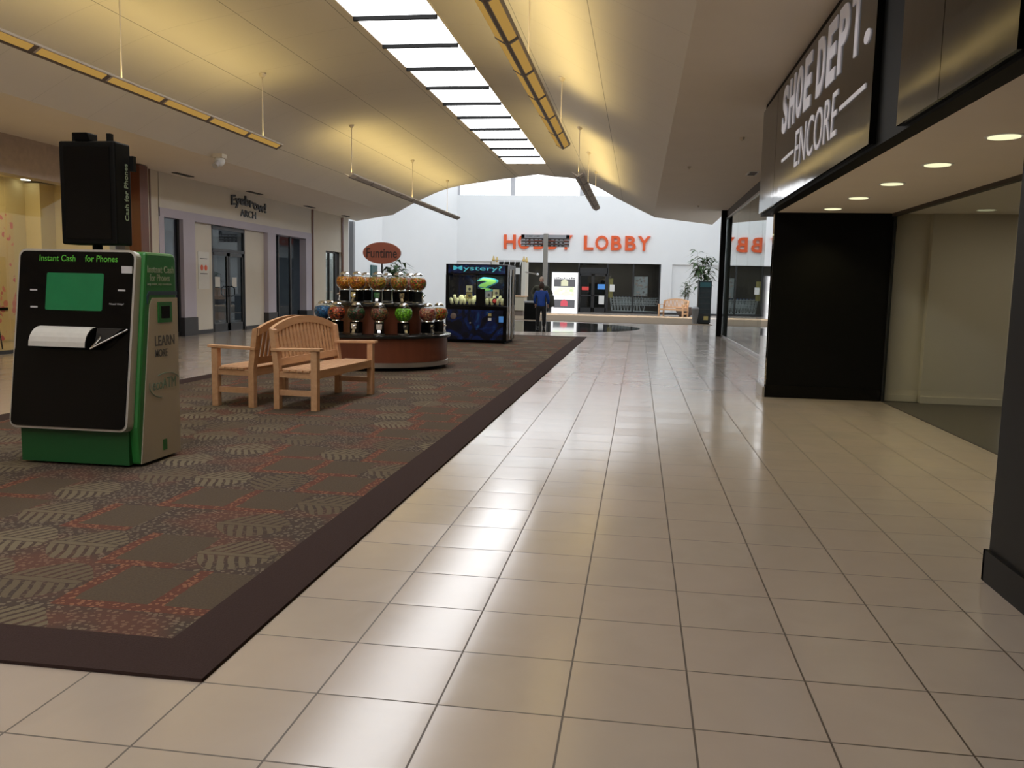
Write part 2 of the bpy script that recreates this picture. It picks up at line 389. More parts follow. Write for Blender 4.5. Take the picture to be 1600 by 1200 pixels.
def text(name, body, mat, parent, pos, face, w, h, bold=0., depth=.004, shear=0., tilt=None, wav=None, serif=False):
    """lettering as mesh, lower left corner at pos, stretched to w x h"""
    cu = bpy.data.curves.new(name, 'FONT'); cu.body = body; cu.offset = bold; cu.shear = shear; cu.resolution_u = 4
    ob = bpy.data.objects.new(name, cu); COL.objects.link(ob)
    dg = bpy.context.evaluated_depsgraph_get(); me0 = bpy.data.meshes.new_from_object(ob.evaluated_get(dg))
    bpy.data.objects.remove(ob); bpy.data.curves.remove(cu)
    xs = [v.co.x for v in me0.vertices]; ys = [v.co.y for v in me0.vertices]
    x0, x1, y0, y1 = min(xs), max(xs), min(ys), max(ys)
    ax = [Vector(a) for a in AX[face]]
    if tilt: ax[1] = (ax[1]+tilt*ax[2]).normalized(); ax[2] = ax[0].cross(ax[1])
    mb = MB()
    def P(p, d):
        u, v = (p.x-x0)/(x1-x0), (p.y-y0)/(y1-y0)
        dz = wav(u) if wav else 0
        return Vector(pos)+ax[0]*u*w+ax[1]*(v*h+dz)+ax[2]*d
    n = len(me0.vertices)
    mb.v = [P(v.co, depth) for v in me0.vertices]+[P(v.co, 0) for v in me0.vertices]
    bm = bmesh.new(); bm.from_mesh(me0)
    for f in bm.faces: mb.f.append(tuple(v.index for v in f.verts))
    for e in bm.edges:
        if len(e.link_faces) == 1: a, b = e.verts; mb.f.append((a.index, b.index, b.index+n, a.index+n))
    bm.free()
    o = mb.build(name, mat, parent)
    bpy.data.meshes.remove(me0); return o

# ------------------------------------------------------------------ camera
f_px = 1316.447
def cam_rot(yaw, pitch, roll):
    cy, sy, cp, sp = math.cos(yaw), math.sin(yaw), math.cos(pitch), math.sin(pitch)
    fw = Vector((-sy*cp, cy*cp, sp)); r = Vector((cy, sy, 0)); u = r.cross(fw)
    cr, sr = math.cos(roll), math.sin(roll)
    r2 = cr*r+sr*u; u2 = -sr*r+cr*u
    return Matrix((r2, u2, -fw)).transposed()
cd = bpy.data.cameras.new('camera'); cam = bpy.data.objects.new('camera', cd); COL.objects.link(cam)
cam.matrix_world = Matrix.Translation((1.40632, -2.52784, 1.34394)) @ cam_rot(.146070356, -.113739221, .0218079186).to_4x4()
cd.sensor_fit = 'HORIZONTAL'; cd.sensor_width = 36; cd.lens = f_px/1600*36; cd.clip_end = 200; cd.clip_start = .05
SC.camera = cam

# ------------------------------------------------------------------ the setting
YB = -9.0                     # end of the mall behind the viewer
struct('floor', MB().quad((-14, YB, 0), (8, YB, 0), (8, 52, 0), (-14, 52, 0)), 'floor')
# carpet runner with its darker border
cr = tag(MB().box(-4.41, -.27, .28, 21.05, .0, .012).build('carpet', 'carpet'), 'brown and rust leaf-patterned carpet strip running down the middle of the tiled floor', 'carpet')
bd = MB()
for x0, x1, y0, y1 in ((-4.68, 0, .0, .28), (-4.68, 0, 21.05, 21.33), (-4.68, -4.41, .28, 21.05), (-.27, 0, .28, 21.05)): bd.box(x0, x1, y0, y1, 0, .0125)
tag(bd.build('border', 'border', cr), 'plain dark brown border')
tag(MB().prism([(-10.45, 32.4), (4.4, 32.4), (4.4, 43.3), (-12.7, 43.3)], 'xy', 0, .012).build('court_carpet', 'court_carpet'), 'tan carpet band across the far court before the craft store front', 'carpet')
# round polished inlay in the far court
mi = MB().lathe([(4.2, .0), (4.2, .004)], (-2.7, 27.5, 0), 96)
struct('floor_inlay', mi, 'inlay')
struct('floor_shop', MB().box(4.52, 7, 4.5, 8.8, 0, .006), 'dkcarpet')

# vault
PROF = [(-7.15, 3.80), (-6.13, 4.33), (-5.18, 4.70), (-3.9, 4.93), (-2.72, 5.09)]
PROFR = [(-1.51, 5.09), (-1.0, 5.05), (-.57, 4.95), (-.05, 4.73), (.48, 4.44), (1.1, 4.13), (1.80, 3.80)]
def smooth_prof(P, n=5):
    o = []
    for i in range(len(P)-1):
        p0, p1, p2, p3 = (Vector(P[max(0, min(len(P)-1, i+k))]) for k in (-1, 0, 1, 2))
        for j in range(n):
            t = j/n; o.append(.5*((2*p1)+(p2-p0)*t+(2*p0-5*p1+4*p2-p3)*t*t+(3*p1-p0-3*p2+p3)*t**3))
    return o+[Vector(P[-1])]
YE = 26.4; YS = 23.25; YS0 = -7.0
def vault(name, P, s0):
    P = smooth_prof(P); me = bpy.data.meshes.new(name); vs, fs, uv = [], [], []
    s = s0
    for i, p in enumerate(P):
        if i: s += (P[i]-P[i-1]).length
        vs += [(p.x, YB, p.y), (p.x, YE, p.y)]; uv += [(YB, s), (YE, s)]
        if i: k = 2*i; fs.append((k-2, k-1, k+1, k))
    me.from_pydata(vs, [], fs); ul = me.uv_layers.new(name='UVMap')
    for l in me.loops: ul.data[l.index].uv = uv[l.vertex_index]
    for p in me.polygons: p.use_smooth = True
    me.materials.append(W_['vault']); o = bpy.data.objects.new(name, me); COL.objects.link(o); o['kind'] = 'structure'; return o
vault('ceiling_left', PROF, .35); vault('ceiling_right', PROFR, 0.0)
struct('ceiling_ridge', MB().prism([(-2.72, 5.09), (-2.115, 5.17), (-1.51, 5.09), (-1.51, 5.3), (-2.72, 5.3)], 'xz', YS, YE).prism([(-2.72, 5.09), (-2.115, 5.17), (-1.51, 5.09), (-1.51, 5.3), (-2.72, 5.3)], 'xz', YB, YS0), 'soffit')
# closing face over the end of the vault and the soffits
end = MB()
pp = [Vector((-10.0, 3.80))]+smooth_prof(PROF)+[Vector((-2.115, 5.17))]+smooth_prof(PROFR)+[Vector((4.2, 3.8))]
for a, b in zip(pp, pp[1:]): end.quad((a.x, YE+.02, a.y+.05), (b.x, YE+.02, b.y+.05), (b.x, YE+.02, 8.2), (a.x, YE+.02, 8.2))
struct('wall_over_vault', end, 'white')
struct('ceiling_soffit_right', MB().prism([(1.8, YB), (3.98, YB), (3.98, 29.6), (1.8, 26.6)], 'xy', 3.80, 3.9), 'soffit')
struct('ceiling_soffit_left', MB().prism([(-9.6, YB), (-7.15, YB), (-7.15, 26.5), (-9.6, 29.6)], 'xy', 3.80, 3.9), 'soffit')
# skylight: reveal curbs, bars and panes
sky = tag(empty('skylight', (-2.115, 8.1, 5.09)), kind='structure')
cb = MB()
for x in (-2.735, -1.495): cb.box(x-.015, x+.015, YS0, YS, 5.085, 5.30)
cb.box(-2.72, -1.51, YS, YS+.02, 5.07, 5.3)
cb.build('curb', 'soffit', sky)
ybars = [21.85-1.385*k for k in range(21)]
for y in ybars: MB().box(-2.72, -1.51, y-.024, y+.024, 5.035, 5.11).build('glazing_bar', 'black', sky)
yy = [YS]+ybars+[YS0]
for a, b in zip(yy, yy[1:]): MB().box(-2.71, -1.52, b+.022, a-.022, 5.092, 5.10).build('pane', 'skypane', sky)

# right side: entrance of the shoe store
hd = MB().box(2.98, 3.10, YB, 9.3, 2.36, 3.80)
struct('wall_right_header', hd, 'black')
struct('ceiling_entry', MB().box(3.10, 7, YB, 9.0, 2.37, 2.5), 'soffit')
struct('wall_right_return', MB().box(3.09, 4.52, 8.75, 9.35, 0, 2.37), 'black')
struct('baseboard_return', MB().box(3.075, 4.5, 8.73, 8.75, 0, .16), 'blackgloss')
struct('column_mirror', MB().box(3.07, 3.09, 8.77, 9.36, .13, 2.37), 'mirror')
struct('baseboard_mirror', MB().box(3.05, 3.09, 8.76, 9.37, 0, .13), 'satin')
struct('wall_right_near', MB().box(3.105, 4.5, YB, 1.67, 0, 2.37), 'dkfascia')
struct('baseboard_right_near', MB().box(3.087, 3.105, YB, 1.69, 0, .15).box(3.087, 4.5, 1.67, 1.69, 0, .15), 'dkfascia')
# inner glass with head track, beige walls beyond
struct('trim_head_track', MB().box(4.50, 4.56, 1.7, 8.75, 2.33, 2.37), 'vent')
struct('trim_glass_edge', MB().box(4.52, 4.55, 8.70, 8.75, 0, 2.34), 'dkmetal')
struct('window_entry', MB().box(4.525, 4.535, 5.1, 8.70, 0, 2.34), 'clear')
struct('wall_shop_back', MB().box(4.55, 4.98, 8.82, 9.0, 0, 2.37).box(4.98, 7.2, 8.70, 9.0, 0, 2.37), 'cream')
struct('baseboard_shop', MB().box(4.55, 4.97, 8.80, 8.82, 0, .09).box(4.97, 7.2, 8.68, 8.70, 0, .09), 'cream')
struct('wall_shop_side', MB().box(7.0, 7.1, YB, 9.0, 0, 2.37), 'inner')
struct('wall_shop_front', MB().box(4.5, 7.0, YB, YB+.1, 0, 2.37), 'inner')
# far glass front
gw = tag(empty('window_right', (3.96, 16.5, 0)), kind='structure')
ys = [9.36, 11.6, 13.9, 16.2, 18.5, 20.9, 23.9]
for a, b in zip(ys, ys[1:]): MB().box(3.955, 3.965, a+.008, b-.008, .05, 3.55).build('pane', 'glass', gw)
MB().box(3.94, 3.98, 9.36, 23.9, 0, .05).build('bottom_rail', 'silver', gw)
MB().box(3.93, 3.99, 9.36, 23.9, 3.52, 3.57).build('top_rail', 'silver', gw)
struct('wall_right_bulkhead', MB().box(3.95, 4.15, 9.3, 23.9, 3.57, 3.80), 'bulk')
struct('column_black', MB().box(3.795, 3.952, 23.9, 24.1, 0, 3.80), 'black')
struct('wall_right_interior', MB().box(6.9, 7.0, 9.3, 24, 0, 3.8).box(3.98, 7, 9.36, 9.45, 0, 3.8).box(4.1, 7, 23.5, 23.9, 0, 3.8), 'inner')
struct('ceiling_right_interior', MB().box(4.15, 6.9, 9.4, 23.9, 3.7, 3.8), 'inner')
# left facade
struct('wall_left_header', MB().box(-9.75, -9.5, 15.65, 24.75, 2.88, 3.80), 'ebwall')
struct('trim_left_lavender_band', MB().box(-9.75, -9.49, 15.65, 24.75, 2.80, 3.0).box(-9.75, -9.49, 15.60, 15.81, 0, 2.80).box(-9.75, -9.49, 24.25, 24.75, .45, 2.80), 'lav')
struct('wall_left_cream', MB().box(-9.8, -9.5, 14.75, 15.60, 0, 3.80), 'cream')
struct('trim_left_line', MB().box(-9.5, -9.485, 15.24, 15.29, 0, 3.80), 'trimwood')
struct('column_wood', MB().box(-9.5, -9.22, 14.45, 14.75, 0, 3.78), 'finwood')
struct('column_lavender', MB().box(-9.75, -9.47, 16.6, 17.15, .45, 2.80), 'lav')
struct('column_lavender_far', MB().box(-9.75, -9.47, 21.3, 21.85, .45, 2.80), 'lav')
db = MB().box(-9.78, -9.45, 16.55, 17.18, 0, .45).box(-9.78, -9.45, 21.27, 21.9, 0, .45).box(-9.78, -9.45, 24.2, 24.76, 0, .45)
struct('baseboard_left_dark', db, 'dkbase')
struct('wall_left_panels', MB().box(-9.7, -9.6, 17.15, 18.2, 0, 2.80).box(-9.7, -9.6, 20.08, 21.3, 0, 2.80), 'ebwall')
struct('baseboard_left', MB().box(-9.6, -9.585, 17.15, 18.2, 0, .1).box(-9.6, -9.585, 20.08, 21.3, 0, .1), 'dkbase')
# double glass door
dr = tag(empty('door_left', (-9.62, 19.14, 0)), kind='structure')
fr = MB()
for y in (18.2, 20.02): fr.box(-9.68, -9.6, y, y+.06, 0, 2.78)
fr.box(-9.68, -9.6, 18.2, 20.08, 2.70, 2.80).box(-9.68, -9.6, 18.2, 20.08, 2.12, 2.2)
fr.build('door_frame', 'dkmetal', dr)
MB().box(-9.645, -9.64, 18.26, 20.02, 2.2, 2.70).build('transom_pane', 'dkglass', dr)
for y0, y1 in ((18.27, 19.12), (19.16, 20.01)):
    lf = MB()
    for a, b in ((y0, y0+.07), (y1-.07, y1)): lf.box(-9.67, -9.62, a, b, .01, 2.11)
    lf.box(-9.67, -9.62, y0, y1, .01, .22).box(-9.67, -9.62, y0, y1, 2.02, 2.11)
    leaf = lf.build('door_leaf', 'dkmetal', dr)
    MB().box(-9.65, -9.645, y0+.07, y1-.07, .22, 2.02).build('pane', 'dkglass', leaf)
    yh = y1-.05 if y0 < 19 else y0+.05
    d = -.10 if y0 < 19 else .10
    MB().tube([(-9.62, yh, .95), (-9.56, yh+d*.2, .95), (-9.54, yh+d, 1.0), (-9.54, yh+d, 1.16), (-9.56, yh+d*.2, 1.21), (-9.62, yh, 1.21)], .015).build('handle', 'black', leaf)
for y0, w in ((18.42, .27), (19.36, .27)):
    tag(MB().box(-9.64, -9.636, y0, y0+w, 1.2, 1.46).build('door_notice', 'paper'), 'small white paper taped on the %s leaf of the double glass door' % ('left' if y0 < 19 else 'right'), 'notice')
ps = empty('shop_poster', (-9.6, 17.76, 1.1), 0, 'tall pale poster with two orange-red motifs beside the glass double door', 'poster')
MB().box(-9.597, -9.588, 17.48, 18.04, 1.14, 2.08).build('sheet', 'paper', ps)
for y in (17.66, 17.86): MB().sphere((-9.585, y, 1.68), .075, 10, 6, (.05, 1, 1)).build('motif', 'orange', ps)
for z in (1.52, 1.9): MB().box(-9.589, -9.586, 17.58, 17.94, z, z+.02).build('print', 'print', ps)
# windows either side of the door
wl = tag(empty('window_left', (-9.7, 16.2, 0)), kind='structure')
MB().box(-9.60, -9.59, 15.81, 16.6, .1, 2.78).build('pane', 'dkglass', wl)
MB().box(-9.62, -9.57, 16.52, 16.6, 0, 2.8).box(-9.62, -9.57, 15.81, 16.6, 0, .1).build('frame', 'dkmetal', wl)
wf = tag(empty('window_left_far', (-9.7, 23, 0)), kind='structure')
MB().box(-9.72, -9.71, 21.85, 24.25, .1, 2.78).build('pane', 'tintpane', wf)
MB().box(-9.74, -9.68, 22.5, 22.56, 0, 2.8).box(-9.74, -9.68, 23.4, 23.5, 0, 2.8).box(-9.74, -9.68, 21.85, 24.25, 0, .1).build('frame', 'dkmetal', wf)
struct('wall_left_interior', MB().box(-13, -12.9, 14.8, 25, 0, 3.8).box(-13, -9.76, 14.8, 14.9, 0, 3.8).box(-13, -9.76, 24.8, 24.9, 0, 3.8), 'ltgrey')
struct('ceiling_left_interior', MB().box(-13, -9.76, 14.9, 24.8, 2.85, 2.95), 'ltgrey')
# beyond: pilaster, wall with shop window, end pilaster
struct('trim_left_brown', MB().box(-9.55, -9.46, 24.76, 24.86, 0, 3.80), 'trimwood')
struct('wall_left_far', MB().box(-9.75, -9.5, 24.86, 26.05, 0, 3.8).box(-9.75, -9.5, 26.05, 27.75, 2.5, 3.8), 'cream')
struct('column_left_far', MB().box(-9.75, -9.46, 27.75, 28.3, 0, 3.8), 'ebwall')
struct('trim_left_far', MB().box(-9.5, -9.45, 27.62, 27.75, 0, 3.75), 'trimwood')
wn3 = tag(empty('window_left_end', (-9.6, 26.9, 0)), kind='structure')
MB().box(-9.63, -9.62, 26.05, 27.62, .1, 2.5).build('pane', 'glass', wn3)
MB().box(-9.66, -9.58, 26.05, 26.1, 0, 2.5).box(-9.66, -9.58, 26.6, 26.65, 0, 2.5).box(-9.66, -9.58, 27.2, 27.62, 0, 2.5).box(-9.66, -9.58, 26.05, 27.62, 2.44, 2.5).build('frame', 'dkmetal', wn3)
struct('wall_left_end', MB().box(-12.0, -9.75, 28.2, 28.3, 0, 3.8).box(-12, -11.9, 25, 28.3, 0, 3.8), 'white')
# stone-fronted shop at the left edge
struct('wall_left_stone', MB().box(-9.8, -9.5, YB, 14.45, 3.13, 3.80), 'stone')
ws = tag(empty('window_shop', (-9.5, 8, 0)), kind='structure')
for a, b in ((2.2, 6.5), (6.5, 10.86), (10.88, 14.45)): MB().box(-9.52, -9.51, a, b, .06, 3.13).build('pane', 'clear', ws)
MB().box(-9.55, -9.48, 2.2, 14.45, 0, .06).build('bottom_rail', 'dkmetal', ws)
struct('wall_left_near', MB().box(-9.8, -9.5, YB, 2.2, 0, 3.13), 'cream')
struct('wall_shop_rear', MB().box(-11.5, -11.4, 4, 14.5, 0, 3.4), 'yellowwall')
struct('wall_shop_end', MB().box(-11.4, -9.8, 14.2, 14.4, 0, 3.4).box(-11.4, -11.05, 13.75, 14.2, 0, 3.3), 'yellowwall')
struct('ceiling_shop_left', MB().box(-11.5, -9.8, 2.2, 14.4, 3.35, 3.45), 'yellowwall')
struct('floor_shop_left', MB().box(-11.5, -9.52, 2.2, 14.4, 0, .008), 'shopfloor')
struct('wall_shop_near', MB().box(-11.5, -9.8, 2.1, 2.2, 0, 3.4), 'yellowwall')
struct('wall_back', MB().box(-10, 5, YB-.1, YB, 0, 8), 'soffit')

# far court
HY = 47.2
struct('wall_court_left', MB().prism([(-10.0, 29.7), (-12.8, 43.3), (-12.95, 43.3), (-10.15, 29.7)], 'xy', 0, 8.2), 'white')
struct('wall_court_corner', MB().prism([(-12.8, 43.3), (-9.4, HY), (-9.5, HY+.2), (-13, 43.5)], 'xy', 0, 8.2), 'white')
struct('wall_far', MB().box(-9.4, 7.2, HY, HY+.3, 2.87, 6.72), 'white')
struct('wall_far_low', MB().box(-9.4, -7.3, HY+.12, HY+.3, 0, 2.87).box(3.25, 7.2, HY+.12, HY+.3, 0, 2.87), 'white')
struct('column_far', MB().box(2.62, 3.25, HY-.02, HY+.3, 0, 2.87), 'white')
struct('baseboard_far', MB().box(2.6, 7.0, HY-.05, HY, 0, .1), 'dkbase')
struct('wall_court_right', MB().box(7.0, 7.2, 24, HY, 0, 8.2).box(3.98, 7.0, 23.9, 24.0, 0, 8.2), 'white')
struct('ceiling_court', MB().box(-13.5, 7.2, YE+.1, 48.2, 8.2, 8.3), 'white')
cl = tag(empty('window_clerestory', (-2, HY+.15, 7.4)), kind='structure')
xs = [-9.4, -6.1, -2.05, 2.0, 7.2]
for a, b in zip(xs, xs[1:]): MB().box(a+.12, b-.12, HY+.1, HY+.14, 6.74, 8.2).build('pane', 'clerepane', cl)
for x in xs: MB().box(x-.14, x+.14, HY, HY+.2, 6.72, 8.2).build('mullion', 'ltgrey', cl)
# storefront of the far store: frames, panes and the dark room behind
sf = tag(empty('window_far_store', (-2.3, HY+.1, 0)), kind='structure')
fm = MB()
for x in (-7.3, -5.6, -3.9, -2.1, -.42, 1.06, 2.58): fm.box(x-.045, x+.045, HY+.02, HY+.12, 0, 2.87)
for a, b in ((-7.3, -2.1), (-.42, 2.6)): fm.box(a, b, HY+.02, HY+.12, 0, .12)
fm.box(-2.1, -.42, HY+.02, HY+.12, 2.27, 2.6)
fm.build('frame', 'dkmetal', sf)
for a, b in ((-7.3, -5.6), (-5.6, -3.9), (-3.9, -2.1), (-.42, 1.06), (1.06, 2.58)): MB().box(a+.05, b-.05, HY+.06, HY+.07, .12, 2.87).build('pane', 'farpane', sf)
MB().box(-2.06, -.46, HY+.06, HY+.07, 2.6, 2.87).build('transom_pane', 'dkglass', sf)
d2 = tag(empty('door_far_store', (-1.26, HY+.08, 0)), kind='structure')
for a, b in ((-2.05, -1.28), (-1.24, -.47)):
    lf = MB()
    lf.box(a, a+.07, HY+.04, HY+.1, .01, 2.26).box(b-.07, b, HY+.04, HY+.1, .01, 2.26).box(a, b, HY+.04, HY+.1, .01, .28).box(a, b, HY+.04, HY+.1, 2.14, 2.26).box(a, b, HY+.04, HY+.1, .95, 1.03)
    leaf = lf.build('door_leaf', 'dkmetal', d2)
    MB().box(a+.07, b-.07, HY+.065, HY+.075, .28, 2.14).build('pane', 'dkglass', leaf)
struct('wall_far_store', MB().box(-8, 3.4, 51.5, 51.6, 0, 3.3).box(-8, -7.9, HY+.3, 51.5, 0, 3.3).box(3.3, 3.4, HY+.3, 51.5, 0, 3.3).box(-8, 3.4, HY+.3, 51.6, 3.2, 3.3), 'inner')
tag(MB().box(-.98, -.56, HY+.03, HY+.036, 1.36, 1.66).build('blue_notice', 'bluesign'), 'blue notice on the right leaf of the far store door', 'notice')
tag(MB().box(-.9, -.58, HY+.03, HY+.036, .5, 1.0).build('white_notice', 'paper'), 'white sheet low on the right leaf of the far store door', 'notice')
tag(MB().box(-1.9, -1.5, HY+.03, HY+.036, 1.3, 1.5).build('red_notice', 'redsign'), 'red arrow-like sticker on the left leaf of the far store door', 'notice')
tag(MB().box(-.28, .0, HY+.03, HY+.036, 1.25, 1.65).build('pane_notice', 'paper'), 'white notice on the glass just right of the far store door', 'notice')
tag(MB().box(-.36, -.1, HY+.2, HY+.24, .9, 2.0).build('yellow_display', 'yellowsign'), 'narrow yellow display post behind the glass beside the far store door', 'display')
tag(MB().box(1.12, 1.9, HY+.2, HY+.24, 1.02, 2.15).build('framed_picture', poster_mat('mosaic_picture', (.35, .36, .36), (.10, .10, .10), (.6, .45, .4), 6.)), 'grey mosaic-like picture panel behind the carts in the far store window', 'picture')

# ------------------------------------------------------------------ suspended uplights
def rr(w, h, r, n=5):
    """rounded rectangle outline from 0,0"""
    o = []
    for cx, cy, a0 in ((w-r, r, -90), (w-r, h-r, 0), (r, h-r, 90), (r, r, 180)):
        o += [(cx+r*math.cos(math.radians(a0+90*k/n)), cy+r*math.sin(math.radians(a0+90*k/n))) for k in range(n+1)]
    return o
def slab(mb, poly, M, d0, d1):
    n = len(poly)
    mb.add([M @ Vector((u, v, d0)) for u, v in poly]+[M @ Vector((u, v, d1)) for u, v in poly],
           [tuple(range(n)), tuple(reversed(range(n, 2*n)))]+[(i, i+n, (i+1) % n+n, (i+1) % n) for i in range(n)]); return mb
def zvault(x):
    P = smooth_prof(PROF)+smooth_prof(PROFR)
    for a, b in zip(P, P[1:]):
        if a.x <= x <= b.x: return a.y+(b.y-a.y)*(x-a.x)/(b.x-a.x)
    return 5.1
def fixture(x, y0, y1, lit, rods, label):
    r = empty('hanging_light', (x, (y0+y1)/2, 3.65), 0, label, 'hanging light', 'suspended uplights under the vaulted ceiling')
    w = .11
    zb, zt_ = 3.632, 3.70
    hs = MB().prism([(x, zb), (x+w, zt_), (x+w+.012, zt_+.02), (x+w-.004, zt_+.022), (x, zb+.03), (x-w+.004, zt_+.022), (x-w-.012, zt_+.02), (x-w, zt_)], 'xz', y0, y1)
    hs.build('housing', 'fixture', r)
    MB().prism([(x-.022, zb+.012), (x, zb-.008), (x+.022, zb+.012)], 'xz', y0+.01, y1-.01).build('spine', 'fixdark', r)
    y = y1-.05
    while y-1.0 > y0:
        for s in (-1, 1):
            p0 = Vector((x+s*w*.24, zb+.24*.068)); p1 = Vector((x+s*w*.90, zb+.90*.068)); nn = Vector((s*.5, -.86))*.006
            MB().prism([tuple(p0), tuple(p1), tuple(p1+nn), tuple(p0+nn)], 'xz', y-1.12, y-.04).build('lens', 'amber' if lit else 'dimlens', r)  # amber emission imitates the ceiling glow seen through the fixture's slots
        for s in (-1, 1):
            MB().prism([tuple(p0*0+Vector((x+s*w*.15, zb+.15*.068))), (x+s*w*.97, zb+.97*.068), (x+s*w*.97+s*.006, zb+.97*.068-.006), (x+s*w*.15+s*.006, zb+.15*.068-.006)], 'xz', y-.04, y+.03).build('divider', 'fixdark', r)
        y -= 1.2
    for yr in rods:
        zt = zvault(x)
        MB().tube([(x, yr, 3.64), (x, yr, zt)], .008, 6).build('rod', 'fixture', r)
        MB().lathe([(.03, zt-.06), (.06, zt-.01), (.06, zt)], (x, yr, 0), 12).build('ceiling_cup', 'fixture', r)
    return r
XL, XR = -4.88, .08
fixture(XL, -6, 11.65, True, (-1, 3.2, 7.2, 11.1), 'long hanging uplight with glowing amber underside, over the phone kiosk')
fixture(XL, 15.3, 26.4, False, (15.5, 20.5, 24.8), 'pale unlit-bottomed hanging uplight above the round candy counter')
fixture(XR, -6, 11.7, True, (-1, 3.2, 7.2, 11.2), 'long hanging uplight with glowing amber cells, right beside the skylight')
fixture(XR, 15.1, 22.6, False, (15.3, 18.5, 21.9), 'hanging uplight pointing at the gap of the clerestory window, beyond the amber one')

# ------------------------------------------------------------------ small ceiling things
for i, y in enumerate((3.38, 4.60, 5.80, 7.0, 8.2)):
    lab = ['nearest', 'second', 'third', 'fourth', 'farthest'][i]
    r = empty('downlight', (3.67, y, 2.37), 0, lab+' round recessed light in the shoe store entry ceiling', 'ceiling light', 'round recessed lights of the entry')
    MB().lathe([(.115, 2.366), (.115, 2.37), (.1, 2.372)], (3.67, y, 0), 28).build('trim_ring', 'white', r, smooth=True)
    MB().lathe([(.095, 2.360), (.095, 2.365)], (3.67, y, 0), 28).build('lens', 'lamp', r)
for i, (y0, y1) in enumerate(((15.8, 16.55), (19.5, 20.3), (23.5, 24.2), (27.0, 27.5))):
    lab = ['above the dark window', 'above the black shop lettering', 'above the far dark window', 'by the far end pilaster'][i]
    r = empty('ceiling_vent', (-9.2, (y0+y1)/2, 3.8), 0, 'dark slot vent in the left soffit '+lab, 'vent', 'slot vents of the left soffit')
    MB().box(-9.27, -9.13, y0, y1, 3.785, 3.80).build('frame', 'vent', r)
    for k in range(3): MB().box(-9.25+.04*k, -9.235+.04*k, y0+.02, y1-.02, 3.78, 3.79).build('slat', 'dkmetal', r)
r = empty('ceiling_vent', (3.63, 15.75, 3.8), 0, 'small square dark vent in the right soffit by the mirror sign', 'vent')
MB().box(3.53, 3.73, 15.45, 16.05, 3.785, 3.80).build('frame', 'white', r); MB().box(3.56, 3.70, 15.5, 16.0, 3.78, 3.79).build('grille', 'vent', r)
for x, y, lab in ((3.0, 22.6, 'near the black column'), (2.94, 11.64, 'near the mirror sign'), (2.3, 14.85, 'near the vault edge')):
    tag(MB().lathe([(.008, 3.75), (.03, 3.77), (.04, 3.795), (.04, 3.80)], (x, y, 0), 12).build('ceiling_sprinkler', 'cream', smooth=True), 'pale sprinkler head in the right soffit '+lab, 'sprinkler')
sc_ = empty('ceiling_camera', (-6.95, 13.6, 3.82), 0, 'white dome camera with bracket at the edge of the left soffit', 'camera')
MB().box(-7.05, -6.85, 13.5, 13.7, 3.78, 3.86).build('bracket', 'cream', sc_)
MB().sphere((-6.95, 13.6, 3.72), .10, 16, 10).build('dome', 'white', sc_, smooth=True)
MB().tube([(-6.95, 13.55, 3.70), (-6.95, 13.40, 3.60)], [.05, .06], 12).build('lens_tube', 'ltgrey', sc_, smooth=True)
tag(MB().lathe([(.09, 3.335), (.09, 3.35)], (-11.2, 13.55, 0), 20).build('shop_ceiling_light', em('white_lamp', (1., .98, .8), 5.)), 'bright round ceiling light inside the yellow-lit shop window', 'ceiling light')

# ------------------------------------------------------------------ shoe store sign
sg = empty('shop_sign', (2.93, 6, 2.38), 0, 'dark mirror-metal sign reading SHOE DEPT. ENCORE over the store entry', 'sign')
MB().box(2.93, 2.98, 3.72, 7.94, 2.38, 3.68).build('panel', 'signmetal', sg)
MB().box(2.93, 2.98, 7.955, 9.12, 2.38, 3.68).build('panel', 'signmetal', sg)
yl = 7.52; p = .418
for ch in 'SHOE DEPT.':
    if ch == ' ': yl -= p*.42; continue
    text('letter', ch, 'letwhite', sg, (2.93, yl, 3.10), '-x', .33 if ch != '.' else .17, .51 if ch != '.' else .10, .032 if ch != '.' else 0, .01)
    yl -= p
text('small_lettering', 'ENCORE', 'letwhite', sg, (2.93, 6.60, 2.62), '-x', 1.85, .37, -.004, .008)
for ya, yb in ((6.70, 7.42), (3.88, 4.66)): MB().box(2.922, 2.93, ya, yb, 2.79, 2.825).build('rule', 'letwhite', sg)
s2 = empty('metal_sign', (2.93, 2.2, 2.38), 0, 'plain dark mirror-metal fascia panels nearest the viewer, without lettering', 'panel')
MB().box(2.93, 2.98, 2.35, 3.08, 2.38, 3.68).build('panel', 'signmetal', s2)
MB().box(2.93, 2.98, 1.40, 2.34, 2.38, 3.68).build('panel', 'signmetal', s2)

# ------------------------------------------------------------------ left shop lettering
ls = empty('shop_sign', (-9.5, 20, 3.1), 0, 'black wall lettering reading Eyebrow! ARCH above the glass double door', 'sign')
text('script_line', 'Eyebrow!', 'letblack', ls, (-9.5, 19.08, 3.30), '+x', 2.15, .36, .028, .03, wav=lambda u: .07*math.sin(PI*min(u*1.3, 1))-.03*u)
text('capital_line', 'ARCH', 'letblack', ls, (-9.5, 19.62, 3.13), '+x', .95, .20, .012, .02)

